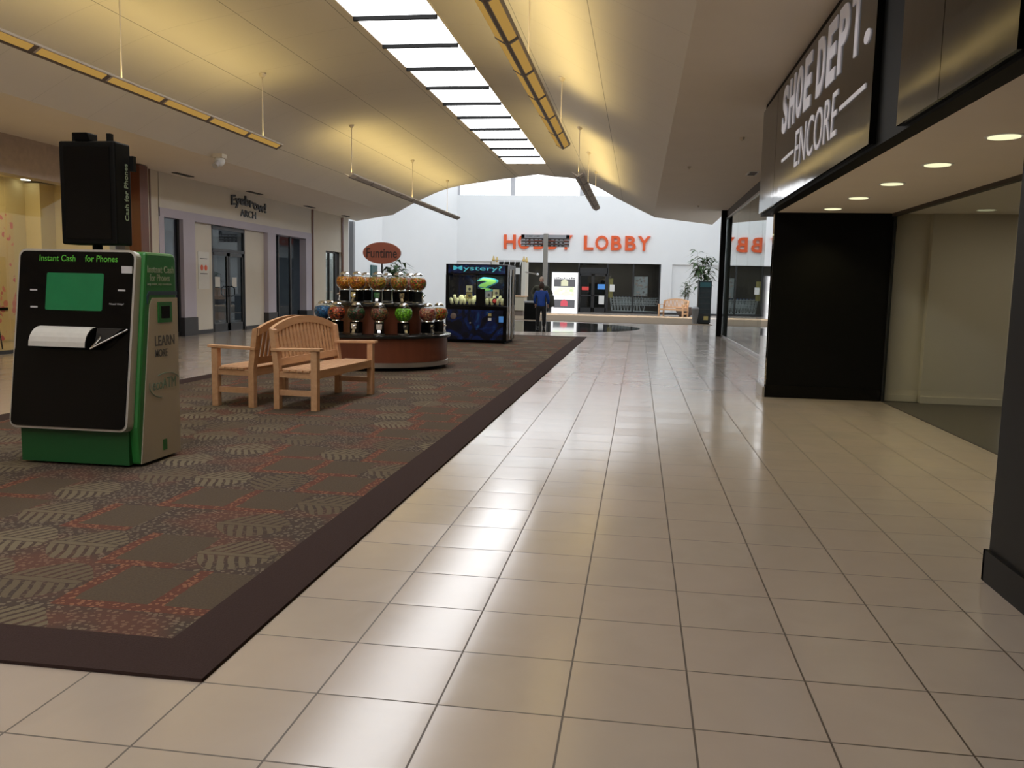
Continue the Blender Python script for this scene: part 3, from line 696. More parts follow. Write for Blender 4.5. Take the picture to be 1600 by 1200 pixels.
# ------------------------------------------------------------------ poster and stool in the left shop
pt = empty('flower_poster', (-11.39, 12.2, .2), 0, 'large warm poster of pink blossoms and a seated figure inside the yellow-lit shop', 'poster')
MB().box(-11.395, -11.38, 10.6, 13.35, .05, 2.62).build('sheet', poster_mat('blossom_print', (.66, .50, .26), (.55, .10, .14), (.70, .30, .22), 7.), pt)
fg = MB().sphere((-11.375, 12.2, 1.75), .2, 12, 8, (.05, .7, 1)).build('printed_dress', 'paper', pt)
MB().sphere((-11.372, 12.25, 2.18), .13, 12, 8, (.05, .8, 1)).build('printed_face', 'skin', fg)
MB().sphere((-11.374, 12.18, 2.24), .16, 12, 8, (.05, .8, 1)).build('printed_hair', 'hairb', fg)
MB().bar((-11.372, 12.2, 1.6), (-11.372, 12.6, 1.2), .02, .16).bar((-11.372, 12.6, 1.2), (-11.372, 12.85, .75), .02, .12).build('printed_leg', 'skin', fg)
MB().box(-11.375, -11.37, 12.7, 13.1, .66, .72).build('printed_shoe', 'black', fg)
st = empty('bar_stool', (-10.35, 11.35, 0), 0, 'thin dark stool standing behind the shop glass at the left edge', 'stool')
MB().lathe([(.17, .62), (.19, .64), (.19, .66), (.1, .67)], (-10.35, 11.35, 0), 20).build('seat', 'dkmetal', st, smooth=True)
for k in range(4):
    a = PI/4+k*PI/2
    MB().tube([(-10.35+.13*math.cos(a), 11.35+.13*math.sin(a), .63), (-10.35+.2*math.cos(a), 11.35+.2*math.sin(a), .01)], .012, 6).build('leg', 'dkmetal', st)
MB().lathe([(.165, .25), (.175, .26), (.165, .27)], (-10.35, 11.35, 0), 20).build('foot_ring', 'dkmetal', st)

# ------------------------------------------------------------------ phone-buying kiosk
kx0, kx1 = -3.0, -2.06
ak = empty('phone_kiosk', (-2.55, 3.1, 0), 0, 'green, black and silver phone-recycling kiosk with green screen and tall black sign box', 'kiosk')
fy = lambda z: 2.82+(z-.28)*.141
prof = [(2.925, .03), (3.45, .03), (3.455, 1.50), (3.43, 1.54), (3.06, 1.54), (2.90, .30)]
MB().prism(prof, 'yz', kx0+.02, kx1).build('cabinet', 'green', ak, bevel=.02)
MB().box(kx0+.04, kx1-.06, 2.885, 2.93, .03, .30).build('kick_panel', 'dkgreen', ak)
MB().box(kx0+.08, kx1-.08, 2.98, 3.40, 0, .035).build('base', 'black', ak)
side = MB().prism([(2.93, .035), (3.452, .035), (3.452, 1.215), (3.12, 1.215), (3.085, 1.17)], 'yz', kx1, kx1+.006)
sp_ = side.build('side_panel', 'beige', ak)
MB().prism([(3.06, 1.17), (3.085, 1.235), (3.452, 1.235), (3.452, 1.262), (3.08, 1.262), (3.055, 1.23)], 'yz', kx1, kx1+.005).build('band', 'navy', ak)
sl_ = MB().prism([(3.18, 1.035), (3.36, 1.035), (3.36, 1.185), (3.18, 1.185)], 'yz', kx1+.006, kx1+.015).build('outlet_frame', 'green', ak)
MB().box(kx1+.012, kx1+.018, 3.215, 3.325, 1.065, 1.155).build('opening', 'black', sl_)
text('side_lettering', 'Instant Cash', 'palegreen', ak, (kx1, 3.075, 1.395), '+x', .345, .05, .004, .003)
text('side_lettering', 'for Phones', 'palegreen', ak, (kx1, 3.10, 1.335), '+x', .26, .05, .004, .003)
text('side_lettering', 'any make, any condition', 'palegreen', ak, (kx1, 3.07, 1.30), '+x', .31, .024, 0, .003)
text('side_lettering', 'LEARN', 'print', sp_, (kx1+.006, 3.135, .865), '+x', .26, .075, .012, .003)
text('side_lettering', 'MORE', 'print', sp_, (kx1+.006, 3.135, .785), '+x', .16, .055, .006, .003)
text('logo_lettering', 'ecoATM', 'tealprint', sp_, (kx1+.006, 3.09, .545), '+x', .31, .08, -.006, .003)
arc = MB()
for k in range(12):
    a0, a1 = [math.radians(25+100*(k+i)/12) for i in (0, 1)]
    arc.bar((kx1+.008, 3.27+.19*math.cos(a0), .575+.085*math.sin(a0)), (kx1+.008, 3.27+.19*math.cos(a1), .575+.085*math.sin(a1)), .004, .005, (1, 0, 0))
    b0, b1 = [math.radians(170+95*(k+i)/12) for i in (0, 1)]
    arc.bar((kx1+.008, 3.22+.17*math.cos(b0), .585+.10*math.sin(b0)), (kx1+.008, 3.22+.17*math.cos(b1), .585+.10*math.sin(b1)), .004, .005, (1, 0, 0))
arc.build('logo_swoosh', 'tealprint', sp_)
MB().box(kx1+.006, kx1+.009, 3.21, 3.26, .085, .165).build('sticker', 'green', sp_)
# leaning front: silver surround and black face
S_ = Vector((0, .141, 1)).normalized(); Nn = Vector((0, -1, .141)).normalized()
def FM(x0, z0):
    return Matrix(((1, 0, Nn.x, x0), (0, S_.y, Nn.y, fy(z0)), (0, S_.z, Nn.z, z0), (0, 0, 0, 1)))
M0 = FM(kx0, .28); Wf = kx1-.03-kx0; Hf = 1.28
slab(MB(), rr(Wf, Hf, .055), M0, -.085, 0).build('front_surround', 'satin', ak)
face = slab(MB(), [(u+.016, v+.016) for u, v in rr(Wf-.032, Hf-.032, .045)], M0, 0, .006).build('front_face', 'blackgloss', ak)
scn = slab(MB(), [(u+.235, v+.845) for u, v in rr(.44, .265, .012)], M0, .006, .009).build('screen', 'screen', ak)
low = slab(MB(), [(u+.018, v+.018) for u, v in rr(Wf-.036, .57, .04)], M0, .006, .014).build('lower_door', 'blackgloss', ak)
# tray with white instruction sheet and dark slot with chrome edge
tz0, tz1 = .865, 1.0
def wedge(xa, xb, bulge, mat, name):
    mb = MB(); pr = [(fy(tz1)-.005, tz1+.005)]
    for k in range(7):
        a = k/6*PI/2; pr.append((fy(tz1)-.01-bulge*math.sin(a), tz0+(tz1-tz0)*math.cos(a)))
    pr += [(fy(tz0)-.006, tz0-.02)]
    mb.prism(pr, 'yz', xa, xb); return mb.build(name, mat, ak)
wedge(-2.795, -2.355, .13, 'black', 'tray_body')
tr_ = MB()
for k in range(6):
    a0, a1 = k/6*PI/2, (k+1)/6*PI/2
    P0 = (fy(tz1)-.012-.132*math.sin(a0), tz0+(tz1-tz0)*math.cos(a0)+.004); P1 = (fy(tz1)-.012-.132*math.sin(a1), tz0+(tz1-tz0)*math.cos(a1)+.004)
    tr_.quad((-2.79, *P0), (-2.36, *P0), (-2.36, *P1), (-2.79, *P1))
tr_.build('instruction_sheet', pm('grey_white_sheet', (.52, .51, .49), .6, var=.08, scale=25), ak, smooth=True)
MB().prism([(-2.345, tz0), (-2.32, tz1), (kx1-.07, tz1)], 'xz', fy(tz1)-.06, fy(tz1)).build('slot', 'dkmetal', ak)
MB().tube([(-2.27, fy(tz1)-.02, tz1-.01), (-2.335, fy(tz0)-.10, tz0-.005), (kx1-.055, fy(tz1)-.02, tz1-.005)], .007, 8).build('slot_edge', 'silver', ak)
text('front_lettering', 'Instant Cash', 'lime', face, (-2.83, fy(1.465)-.008, 1.462), '-y', .28, .045, .004, .002, tilt=-.141)
text('front_lettering', 'for Phones', 'lime', face, (-2.475, fy(1.465)-.008, 1.462), '-y', .25, .045, .004, .002, tilt=-.141)
text('front_lettering', 'Need Help?', 'ltgrey', face, (-2.27, fy(1.15)-.008, 1.16), '-y', .11, .016, 0, .001, tilt=-.141)
MB().box(-2.19, -2.11, fy(1.41)-.012, fy(1.41)-.006, 1.385, 1.435).build('lens_plate', 'ltgrey', face)
for x, z in ((-2.89, 1.25), (-2.88, 1.13), (-2.21, 1.26)): MB().box(x, x+.055, fy(z)-.009, fy(z)-.007, z, z+.012).build('print', 'ltgrey', face)
# tall sign box on a short pole, with camera and two stubs on top
sb = MB().box(-2.775, -2.335, 3.15, 3.34, 1.59, 2.325).build('sign_box', 'black', ak, bevel=.012)
MB().box(-2.735, -2.375, 3.145, 3.15, 1.63, 2.285).build('sign_screen', 'blackgloss', sb)
text('sign_lettering', 'Cash for Phones', 'palegreen', sb, (-2.333, 3.255, 1.77), '+x', .41, .045, .006, .003)
t_ = bpy.data.objects[[o.name for o in sb.children if o.name.startswith('sign_lettering')][0]]
# turn that line upright so it reads bottom to top
piv = Vector((-2.333, 3.255, 1.77)) - Vector(ak.location)
for v in t_.data.vertices:
    d = v.co-piv; v.co = piv+Vector((d.x, -d.z+.04, d.y))
MB().tube([(-2.56, 3.25, 1.53), (-2.56, 3.25, 1.60)], .035, 12).build('pole', 'black', ak)
cm = MB().prism([(3.15, 2.325), (3.25, 2.325), (3.25, 2.385), (3.12, 2.38)], 'yz', -2.65, -2.53).build('top_camera', 'black', sb, bevel=.008)
for x in (-2.685, -2.415): MB().box(x-.015, x+.015, 3.2, 3.24, 2.325, 2.385).build('stub', 'black', sb)
MB().box(-2.32, -2.29, 3.30, 3.34, 2.13, 2.24).build('bracket', 'black', sb)

# ------------------------------------------------------------------ teak benches
def make_bench(mat, label, L_=1.585, grp=None):
    b = empty('garden_bench', (0, 0, 0), 0, label, 'bench', grp)
    W = .075
    for y in (0, L_-W):
        MB().prism([(0-.005, 0), (.06, 0), (.06, .42), (.005, .84), (-.055, .86), (-.005, .42)], 'xz', y, y+W).build('back_leg', mat, b, bevel=.004)
        MB().box(.42, .49, y, y+W, 0, .63).build('front_leg', mat, b, bevel=.004)
        MB().prism([(-.03, .615), (.53, .63), (.53, .66), (-.03, .645)], 'xz', y-.012, y+W+.012).build('armrest', mat, b, bevel=.004)
        MB().box(.05, .43, y+.02, y+.05, .15, .21).build('stretcher', mat, b)
        MB().box(.05, .43, y+.015, y+.06, .34, .40).build('side_rail', mat, b)
    MB().box(.43, .475, W, L_-W, .335, .405).box(.01, .05, W, L_-W, .335, .40).build('seat_rail', mat, b)
    seat = MB()
    for k in range(6): seat.box(.03+.077*k, .03+.077*k+.066, .0 if 0 < k < 5 else W, L_ if 0 < k < 5 else L_-W, .405, .425)
    seat.build('seat', mat, b)
    lean = lambda z: .03-.075*max(0, (z-.42))/.43
    top = lambda y: .80+.135*math.sin(PI*min(max(y/L_, 0), 1))**.75
    n = 22; rail = MB(); pr = []
    for i in range(n+1):
        y = W*.3+(L_-W*.6)*i/n; z = top(y); x = lean(z); pr.append((x, y, z))
    o = len(rail.v)
    for x, y, z in pr: rail.v += [Vector((x-.02, y, z-.045)), Vector((x+.02, y, z-.045)), Vector((x+.015, y, z+.035)), Vector((x-.025, y, z+.035))]
    for i in range(n):
        for k in range(4): rail.f.append((o+4*i+k, o+4*i+(k+1) % 4, o+4*i+4+(k+1) % 4, o+4*i+4+k))
    rail.f += [(0, 1, 2, 3), tuple(4*n+k for k in (3, 2, 1, 0))]
    rail.build('top_rail', mat, b)
    MB().prism([(lean(.47)-.018, .46), (lean(.47)+.018, .46), (lean(.53)+.018, .535), (lean(.53)-.018, .535)], 'xz', W, L_-W).build('lower_rail', mat, b)
    sl = MB(); m = 17
    for k in range(m):
        y = W+.035+(L_-2*W-.07)*k/(m-1); z1 = top(y)-.03
        sl.bar((lean(.52), y, .52), (lean(z1), y, z1), .012, .045, (1, 0, 0)) if False else sl.prism([(lean(.52)-.008, .52), (lean(.52)+.008, .52), (lean(z1)+.008, z1), (lean(z1)-.008, z1)], 'xz', y-.022, y+.022)
    sl.build('back_slats', mat, b)
    return b
b2 = make_bench('teak', 'teak bench with arched slatted back facing the tiled walkway', grp=None); b2.location = (-2.36, 5.83, .0125); b2.rotation_euler.z = math.radians(-4.3)
b1 = copy_tree(b2); b1['label'] = 'teak bench facing the left shops, its arched back against the other bench'
e1 = math.radians(-4.3); b1.location = (-2.60+1.585*math.sin(-e1), 5.85+1.585*math.cos(e1), .0125); b1.rotation_euler.z = PI+e1
b3 = make_bench('teak2', 'pale wooden bench by the planter before the far white wall'); b3.location = (2.75, 43.6, 0); b3.rotation_euler.z = math.radians(233)

# ------------------------------------------------------------------ round candy counter with gumball machines
KC = Vector((-2.79, 11.0, .012)); cx, cy, c0 = KC
kc = empty('candy_counter', KC, 0, 'round two-tier cherry wood counter with black tops and silver kick band', 'counter')
MB().lathe([(1.02, 0), (1.02, .06)], KC, 64).build('base', 'black', kc)
MB().lathe([(1.08, .055), (1.10, .06), (1.10, .13), (1.08, .135)], KC, 64).build('kick_band', 'silver', kc, smooth=True)
MB().lathe([(1.085, .13), (1.085, .52)], KC, 64).build('lower_body', 'cherry', kc, smooth=True)
MB().lathe([(1.13, .505), (1.15, .515), (1.15, .55), (1.13, .56)], KC, 64).build('lower_top', 'granite', kc, smooth=True)
MB().lathe([(.70, .555), (.70, 1.0)], KC, 48).build('upper_body', 'cherry', kc, smooth=True)
MB().lathe([(.78, .985), (.80, .995), (.80, 1.03), (.78, 1.04)], KC, 48).build('upper_top', 'granite', kc, smooth=True)
mst = empty('counter_sign', (cx, cy, 1.05), 0, 'oval red-brown sign reading Funtime above the candy counter', 'sign')
MB().tube([(cx, cy, 1.052), (cx, cy, 1.72)], .014, 8).build('post', 'dkmetal', mst)
oval = MB(); n = 48
pol = [(cx+.32*math.cos(2*PI*k/n), 1.865+.175*math.sin(2*PI*k/n)) for k in range(n)]
ob = oval.prism(pol, 'xz', cy-.02, cy+.02).build('oval_board', 'oval', mst)
text('lettering', 'Funtime', 'ovaltext', ob, (cx-.26, cy-.021, 1.785), '-y', .52, .155, .012, .003)
CA = {k: candy_mat('candy_'+k, v, s) for k, v, s in (
    ('blue', [(.01, .10, .32), (.02, .22, .5), (.015, .14, .38)], 46), ('orange_black', [(.6, .09, .02), (.02, .012, .012), (.5, .06, .03), (.04, .02, .02), (.75, .2, .05)], 40),
    ('dark_green', [(.01, .05, .02), (.02, .09, .03), (.008, .03, .015), (.15, .03, .02)], 40), ('mixed_dull', [(.30, .08, .03), (.12, .12, .04), (.35, .16, .06), (.06, .10, .04), (.2, .03, .03)], 46),
    ('lime', [(.14, .5, .012), (.24, .62, .03), (.10, .38, .01)], 42), ('pink_mix', [(.5, .12, .09), (.55, .25, .12), (.35, .05, .06), (.5, .32, .2)], 52),
    ('bright_mix', [(.6, .05, .02), (.65, .4, .04), (.12, .25, .03), (.6, .16, .02)], 44), ('yellow_mix', [(.6, .4, .05), (.1, .3, .06), (.62, .3, .05)], 44),
    ('orange', [(.68, .24, .015), (.72, .36, .03), (.58, .14, .015)], 40), ('amber_mix', [(.6, .2, .03), (.5, .33, .03), (.4, .1, .02), (.25, .28, .03)], 46))}
def make_machine(fill=.44):
    r = empty('gumball_machine', (0, 0, 0))
    tag(r, 'x', 'candy machine')
    MB().lathe([(.085, 0), (.09, .004), (.09, .018), (.07, .024)], (0, 0, 0), 20).build('base', 'silver', r, smooth=True)
    MB().box(-.075, .075, -.075, .075, .022, .195).build('body', 'blackgloss', r, bevel=.006)
    mech = MB().prism([(-.04, .09), (.04, .09), (.045, .17), (-.045, .17)], 'xz', -.092, -.075).build('coin_mechanism', 'chrome', r)
    MB().tube([(0, -.092, .13), (0, -.115, .13)], [.02, .018], 12).box(-.028, .028, -.125, -.113, .123, .137).build('knob', 'chrome', mech)
    MB().prism([(-.075, .025), (-.115, .025), (-.115, .04), (-.088, .085), (-.075, .085)], 'yz', -.022, .022).build('chute', 'silver', r)
    MB().lathe([(.06, .195), (.075, .2), (.07, .212)], (0, 0, 0), 20).build('neck_ring', 'chrome', r, smooth=True)
    G_ = [(.062, .208)]+[(.145*math.cos(math.radians(a)), .33+.140*math.sin(math.radians(a))) for a in range(-64, 66, 8)]
    MB().lathe(G_, (0, 0, 0), 32).build('globe', 'globe', r, smooth=True)
    C_ = [(.058, .212)]+[(.137*math.cos(math.radians(a)), .33+.132*math.sin(math.radians(a))) for a in range(-64, 34, 8)]
    C_ += [(.095, .407), (.05, .418), (.015, .42)]
    MB().lathe(C_, (0, 0, 0), 32).build('candy', CA['lime'], r, smooth=True)
    MB().lathe([(.066, .448), (.075, .45), (.075, .466), (.06, .478), (.045, .492), (.02, .496)], (0, 0, 0), 24).build('lid', 'chrome', r, smooth=True)
    return r
proto = make_machine()
spots = []
LOW = [(-69, 'blue', 'gumball machine full of blue candy, lower tier beside the bench'), (-30, 'orange_black', 'gumball machine of orange and black candy, right of the blue one'),
       (-7, 'dark_green', 'gumball machine of dark green candy on the lower tier'), (15, 'mixed_dull', 'gumball machine of dull mixed candy, between dark green and lime green ones'),
       (38, 'lime', 'gumball machine full of bright lime green candy'), (67, 'pink_mix', 'gumball machine of pinkish mixed candy, right of the lime green one'),
       (98, 'bright_mix', 'gumball machine of red and yellow candy at the right end of the lower tier'), (-97, 'yellow_mix', 'gumball machine of yellow and green candy behind the blue one, lower tier')]
UP = [(-72, 'orange', 'gumball machine of plain orange candy, leftmost on the upper tier'), (-23, 'orange', 'gumball machine of orange candy, second along the front of the upper tier'),
      (10.8, 'amber_mix', 'gumball machine of amber and grey mix at the middle front of the upper tier'), (44, 'amber_mix', 'gumball machine of amber mix just right below the oval sign, upper tier'),
      (95, 'bright_mix', 'gumball machine of red and green candy at the right end of the upper tier'), (-136, 'orange', 'gumball machine at the back of the upper tier, left of centre'),
      (-172, 'mixed_dull', 'gumball machine at the back of the upper tier under the oval sign'), (146, 'pink_mix', 'gumball machine at the back right of the upper tier')]
first = True
for ring, rad, z, g in ((LOW, .95, .561, 'gumball machines on the lower tier'), (UP, .60, 1.041, 'gumball machines on the upper tier')):
    for a, col, lab in ring:
        o = proto if first else copy_tree(proto); first = False
        a_ = math.radians(a); o.location = (cx+rad*math.sin(a_), cy-rad*math.cos(a_), c0+z); o.rotation_euler.z = a_
        o['label'] = lab; o['group'] = g
        for ch in o.children:
            if ch.name.startswith('candy'): ch.data = ch.data.copy(); ch.data.materials[0] = CA[col]

# ------------------------------------------------------------------ prize machine
mx0, mx1, my0, my1 = -3.16, -1.67, 17.29, 18.6
mm = empty('prize_machine', ((mx0+mx1)/2, 17.9, .012), 0, 'tall black arcade prize machine headed Mystery? with blue artwork and a lit window', 'arcade machine')
MB().box(mx0, mx1, my0, my1, .06, .90).build('lower_cabinet', 'blackgloss', mm, bevel=.01)
MB().box(mx0+.05, mx1-.05, my0+.05, my1-.05, .012, .06).build('base', 'black', mm)
MB().box(mx0, mx1, my0, my1, 1.63, 1.88).build('header', 'blackgloss', mm, bevel=.01)
MB().box(mx0, mx1, my1-.06, my1, .90, 1.63).build('back_wall', 'swirl', mm)
MB().box(mx0, mx0+.05, my0+.05, my1-.06, .90, 1.63).build('side_wall', 'blackgloss', mm)
for q in ((mx0, mx0+.08, my0, my0+.05), (mx1-.08, mx1, my0, my0+.05), (mx1-.05, mx1, my1-.3, my1-.06)): MB().box(*q, .90, 1.63).build('corner_post', 'black', mm)
MB().box(mx1-.02, mx1-.01, my0+.05, my1-.3, .90, 1.63).build('side_glass', 'dkglass', mm)
for a, b in ((17.62, 17.80), (18.05, 18.30)): MB().box(mx1, mx1+.012, a, b, .10, 1.78).build('side_strip', 'ltgrey' if a > 18 else 'silver', mm)
MB().box(mx0+.08, mx1-.08, my0+.01, my0+.02, .92, 1.62).build('front_glass', 'clear', mm)
MB().box(-2.42, -2.21, my0-.004, my0+.03, .90, 1.30).box(-2.425, -2.405, my0, my0+.03, 1.30, 1.63).build('centre_post', 'black', mm)
MB().box(mx0+.03, mx1-.09, my0-.006, my0, .09, .80).build('front_artwork', 'swirl', mm)
MB().box(mx0+.06, mx1-.06, my0-.006, my0, 1.66, 1.86).build('header_artwork', 'swirl', mm)
text('header_lettering', 'Mystery?', 'cyan', mm, (-2.98, my0-.008, 1.70), '-y', 1.17, .14, .006, .003)
text('question_halo', '?', 'qblue', mm, (-2.48, my0+.22, 1.22), '-y', .56, .36, .05, .002)
text('question_mark', '?', 'qgreen', mm, (-2.42, my0+.21, 1.26), '-y', .45, .29, .02, .003)
for x, z, mt in ((-2.12, .66, 'yellowsign'), (-2.12, .55, 'paper')): MB().box(x, x+.08, my0-.012, my0-.006, z, z+.065).build('coin_plate', mt, mm)
bt = MB().sphere((-2.96, my0-.012, .64), .075, 16, 8, (1, .2, 1)).build('round_badge', 'bowl', mm, smooth=True)
MB().box(-1.86, -1.75, my0-.012, my0-.006, .52, .66).build('bill_slot', 'bluesign', mm)
MB().tube([(-2.55, my0-.006, .49), (-2.55, my0-.03, .49)], .018, 10).build('lock', 'silver', mm)
MB().box(-3.0, -2.45, my0+.06, my0+.10, 1.622, 1.63).build('lamp_strip', 'ltgrey', mm)
MB().box(mx0+.09, mx1-.09, my0+.04, my1-.08, .90, .91).build('tray_floor', 'black', mm)
k = 0
for (xa, xb, nx) in ((-3.02, -2.50, 6), (-2.16, -1.80, 4)):
    for j in range(2):
        for i in range(nx):
            x = xa+(xb-xa)*(i+.25*(j % 2))/(nx-1); y = my0+.10+j*.16; z = .915+j*.07
            mb = MB().sphere((0, 0, .085), .085, 10, 6, (.62, .45, 1))
            for v in mb.v: v.z = max(v.z, 0); v.x *= 1+.25*math.cos(v.z*36)
            o = mb.build('prize_pouch', 'bag', smooth=True); o.location = (x, y, z); o.rotation_euler = (random.uniform(-.25, .25), random.uniform(-.4, .4), random.uniform(-.7, .7))
            tag(o, 'cream prize pouch heaped in the %s half of the prize machine window' % ('left' if xa < -2.5 else 'right'), 'pouch', 'cream pouches in the %s half of the prize machine' % ('left' if xa < -2.5 else 'right'))
for x, z, c, lab in ((-2.60, 1.30, 'bag', 'cream picture card high in the left half of the prize machine window'), (-2.60, 1.14, 'yellowsign', 'tan picture card below the cream card in the prize machine'), (-2.13, 1.17, 'ltgrey', 'grey card beside the centre post in the prize machine window'), (-1.95, 1.22, 'bag', 'cream picture card high in the right half of the prize machine window')):
    r = empty('prize_card', (x, my0+.06, z), 0, lab, 'card', None)
    MB().box(x-.075, x+.075, my0+.055, my0+.065, z-.075, z+.075).build('sheet', c, r); MB().sphere((x+.01, my0+.053, z-.01), .035, 8, 6, (1, .1, 1)).build('printed_motif', 'print', r)
r = empty('prize_ball', (-1.98, my0+.075, 1.0), 0, 'small round dark-rimmed prize among the pouches on the right', 'prize')
MB().sphere((-1.98, my0+.075, 1.02), .07, 14, 8, (1, .4, 1)).build('rim', 'black', r, smooth=True); MB().sphere((-1.98, my0+.05, 1.02), .045, 12, 8, (1, .4, 1)).build('disc', 'redsign', r, smooth=True)

# ------------------------------------------------------------------ far court objects
ad = empty('advert_stand', (-2.53, 43.15, 0), 0, 'bright white illuminated poster stand before the far store doors', 'advertising stand')
MB().box(-3.26, -1.82, 43.0, 43.3, 0, 2.24).build('case', 'ltgrey', ad)
fc = MB().box(-3.22, -1.86, 42.985, 43.0, .02, 2.21).build('lit_face', 'sheer', ad)
for z0, z1 in ((1.46, 1.86), (.33, .76)): MB().box(-3.12, -1.98, 42.975, 42.985, z0, z1).build('grey_band', 'adgrey', fc)
for z, mt in ((1.50, 'adcream'), (.42, 'adred')):
    MB().prism([(-2.74, z), (-2.36, z), (-2.36, z+.25), (-2.55, z+.37), (-2.74, z+.25)], 'xz', 42.965, 42.975).build('house_mark', mt, fc)
gpm = poster_mat('green_landscape', (.70, .88, .55), (.35, .62, .2), (.95, .95, .9), 5., .9)
MB().box(-3.12, -1.98, 42.975, 42.985, .98, 1.44).build('picture_band', gpm, fc)
r = random.Random(3)
tb = MB(); x = -3.12
while x < -2.02:
    w = r.uniform(.03, .11); tb.box(x, x+w, 42.976, 42.985, 1.88, 1.88+r.uniform(.02, .09)); x += w+r.uniform(.01, .05)
tb.build('blurred_line', 'adgrey', fc)
ds = empty('directory_sign', (-2.64, 34.1, 0), 0, 'grey post carrying a wide dark directory board, in front of the orange letters', 'sign')
MB().box(-2.735, -2.545, 34.0, 34.2, 0, 3.69).build('post', 'satin', ds)
MB().box(-3.71, -1.62, 34.06, 34.12, 3.50, 3.645).build('header_board', 'ltgrey', ds)
for x in (-3.71, -1.76): MB().box(x, x+.14, 34.05, 34.06, 3.505, 3.64).build('arrow_plate', 'black', ds)
text('header_lettering', 'HOBBY LOBBY', 'letblack', ds, (-3.50, 34.06, 3.545), '-y', .62, .06, 0, .004)
for z in (3.385, 3.26, 3.135):
    bd_ = MB().box(-3.71, -1.62, 34.06, 34.10, z, z+.115).build('name_board', 'vent', ds)
    rr_ = random.Random(int(z*100)); q = MB()
    for x in [-3.66+.18*k for k in range(11)]:
        if x < -2.85 or x > -2.5: q.box(x, x+rr_.uniform(.07, .15), 34.054, 34.06, z+.025, z+.06)
    q.build('blurred_line', 'ltgrey', bd_)
    for x in (-3.70, -1.80): MB().box(x, x+.17, 34.05, 34.06, z+.02, z+.065).build('plate', 'ltgrey', bd_)
bn = empty('trash_bin', (-3.12, 33.2, .012), 0, 'square black litter bin standing left of the two people', 'bin')
MB().box(-3.37, -2.87, 33.0, 33.45, .012, .72).build('body', 'black', bn, bevel=.015); MB().box(-3.39, -2.85, 32.98, 33.47, .72, .80).build('lid', 'grey', bn, bevel=.015)
ct = empty('retail_cart', (-4.8, 38.5, .012), 0, 'pushcart stall with cream base, tall pale posts and a hook rail on top', 'stall')
MB().box(-5.75, -4.07, 38.0, 39.2, .25, .92).build('counter', 'cartbase', ct, bevel=.01)
MB().box(-5.7, -4.12, 38.05, 39.15, .012, .25).build('base', 'bowl', ct)
MB().box(-5.8, -4.02, 37.97, 39.22, .92, .97).build('worktop', 'teak2', ct)
for x in (-5.6, -4.12):
    for y in (38.08, 39.1):
        po = MB().box(x-.09, x+.09, y-.08, y+.08, .97, 2.6).build('post', 'cartwhite', ct)
        MB().lathe([(.05, 2.6), (.09, 2.66), (.05, 2.75), (.02, 2.86)], (x, y, 0), 12).build('finial', 'gold', po, smooth=True)
MB().box(-5.6, -4.12, 38.06, 38.10, 2.62, 2.66).build('hook_rail', 'silver', ct)
for k in range(5):
    x = -5.35+.27*k
    MB().tube([(x, 38.05, 2.64), (x, 38.02, 2.52), (x, 37.98, 2.42), (x, 37.95, 2.46)], .018, 6).build('hook', 'silver', ct)
MB().bar((-4.1, 38.05, 2.12), (-3.45, 38.0, 2.02), .06).build('arm', 'silver', ct); MB().sphere((-3.43, 38.0, 2.01), .06, 10, 6).build('arm_cap', 'white', ct)
MB().box(-4.75, -4.3, 38.0, 38.1, 2.0, 2.3).build('sign_plate', 'paper', ct)

cw = empty('drink_cooler', (4.13, 33.75, 0), 0, 'tall dark glass-fronted drink cooler with lit header beside the black column', 'cooler')
MB().box(3.86, 4.40, 33.5, 34.1, .05, 1.80).build('cabinet', 'cooler', cw, bevel=.01)
MB().box(3.9, 4.36, 33.55, 34.05, .0, .05).build('base', 'black', cw)
MB().box(3.92, 4.36, 33.485, 33.5, .45, 1.52).build('door', 'coolglass', cw); MB().box(3.92, 4.36, 33.485, 33.5, 1.54, 1.74).build('header', pm('cooler_header', (.02, .08, .09), .3, emit=.1), cw)
for z in (.62, .86, 1.1, 1.3): MB().box(3.94, 4.34, 33.475, 33.485, z, z+.02).build('shelf', 'dkmetal', cw)
MB().box(4.12, 4.30, 33.485, 33.5, .18, .34).build('label_plate', 'yellowsign', cw)
tc = empty('trash_can', (3.80, 33.62, 0), 0, 'small grey waste can beside the drink cooler', 'bin')
MB().lathe([(.13, 0), (.17, .6), (.18, .62)], (3.80, 33.62, 0), 20).build('body', 'can', tc, smooth=True); MB().lathe([(.185, .62), (.185, .66), (.12, .72)], (3.80, 33.62, 0), 20).build('lid', 'grey', tc, smooth=True)

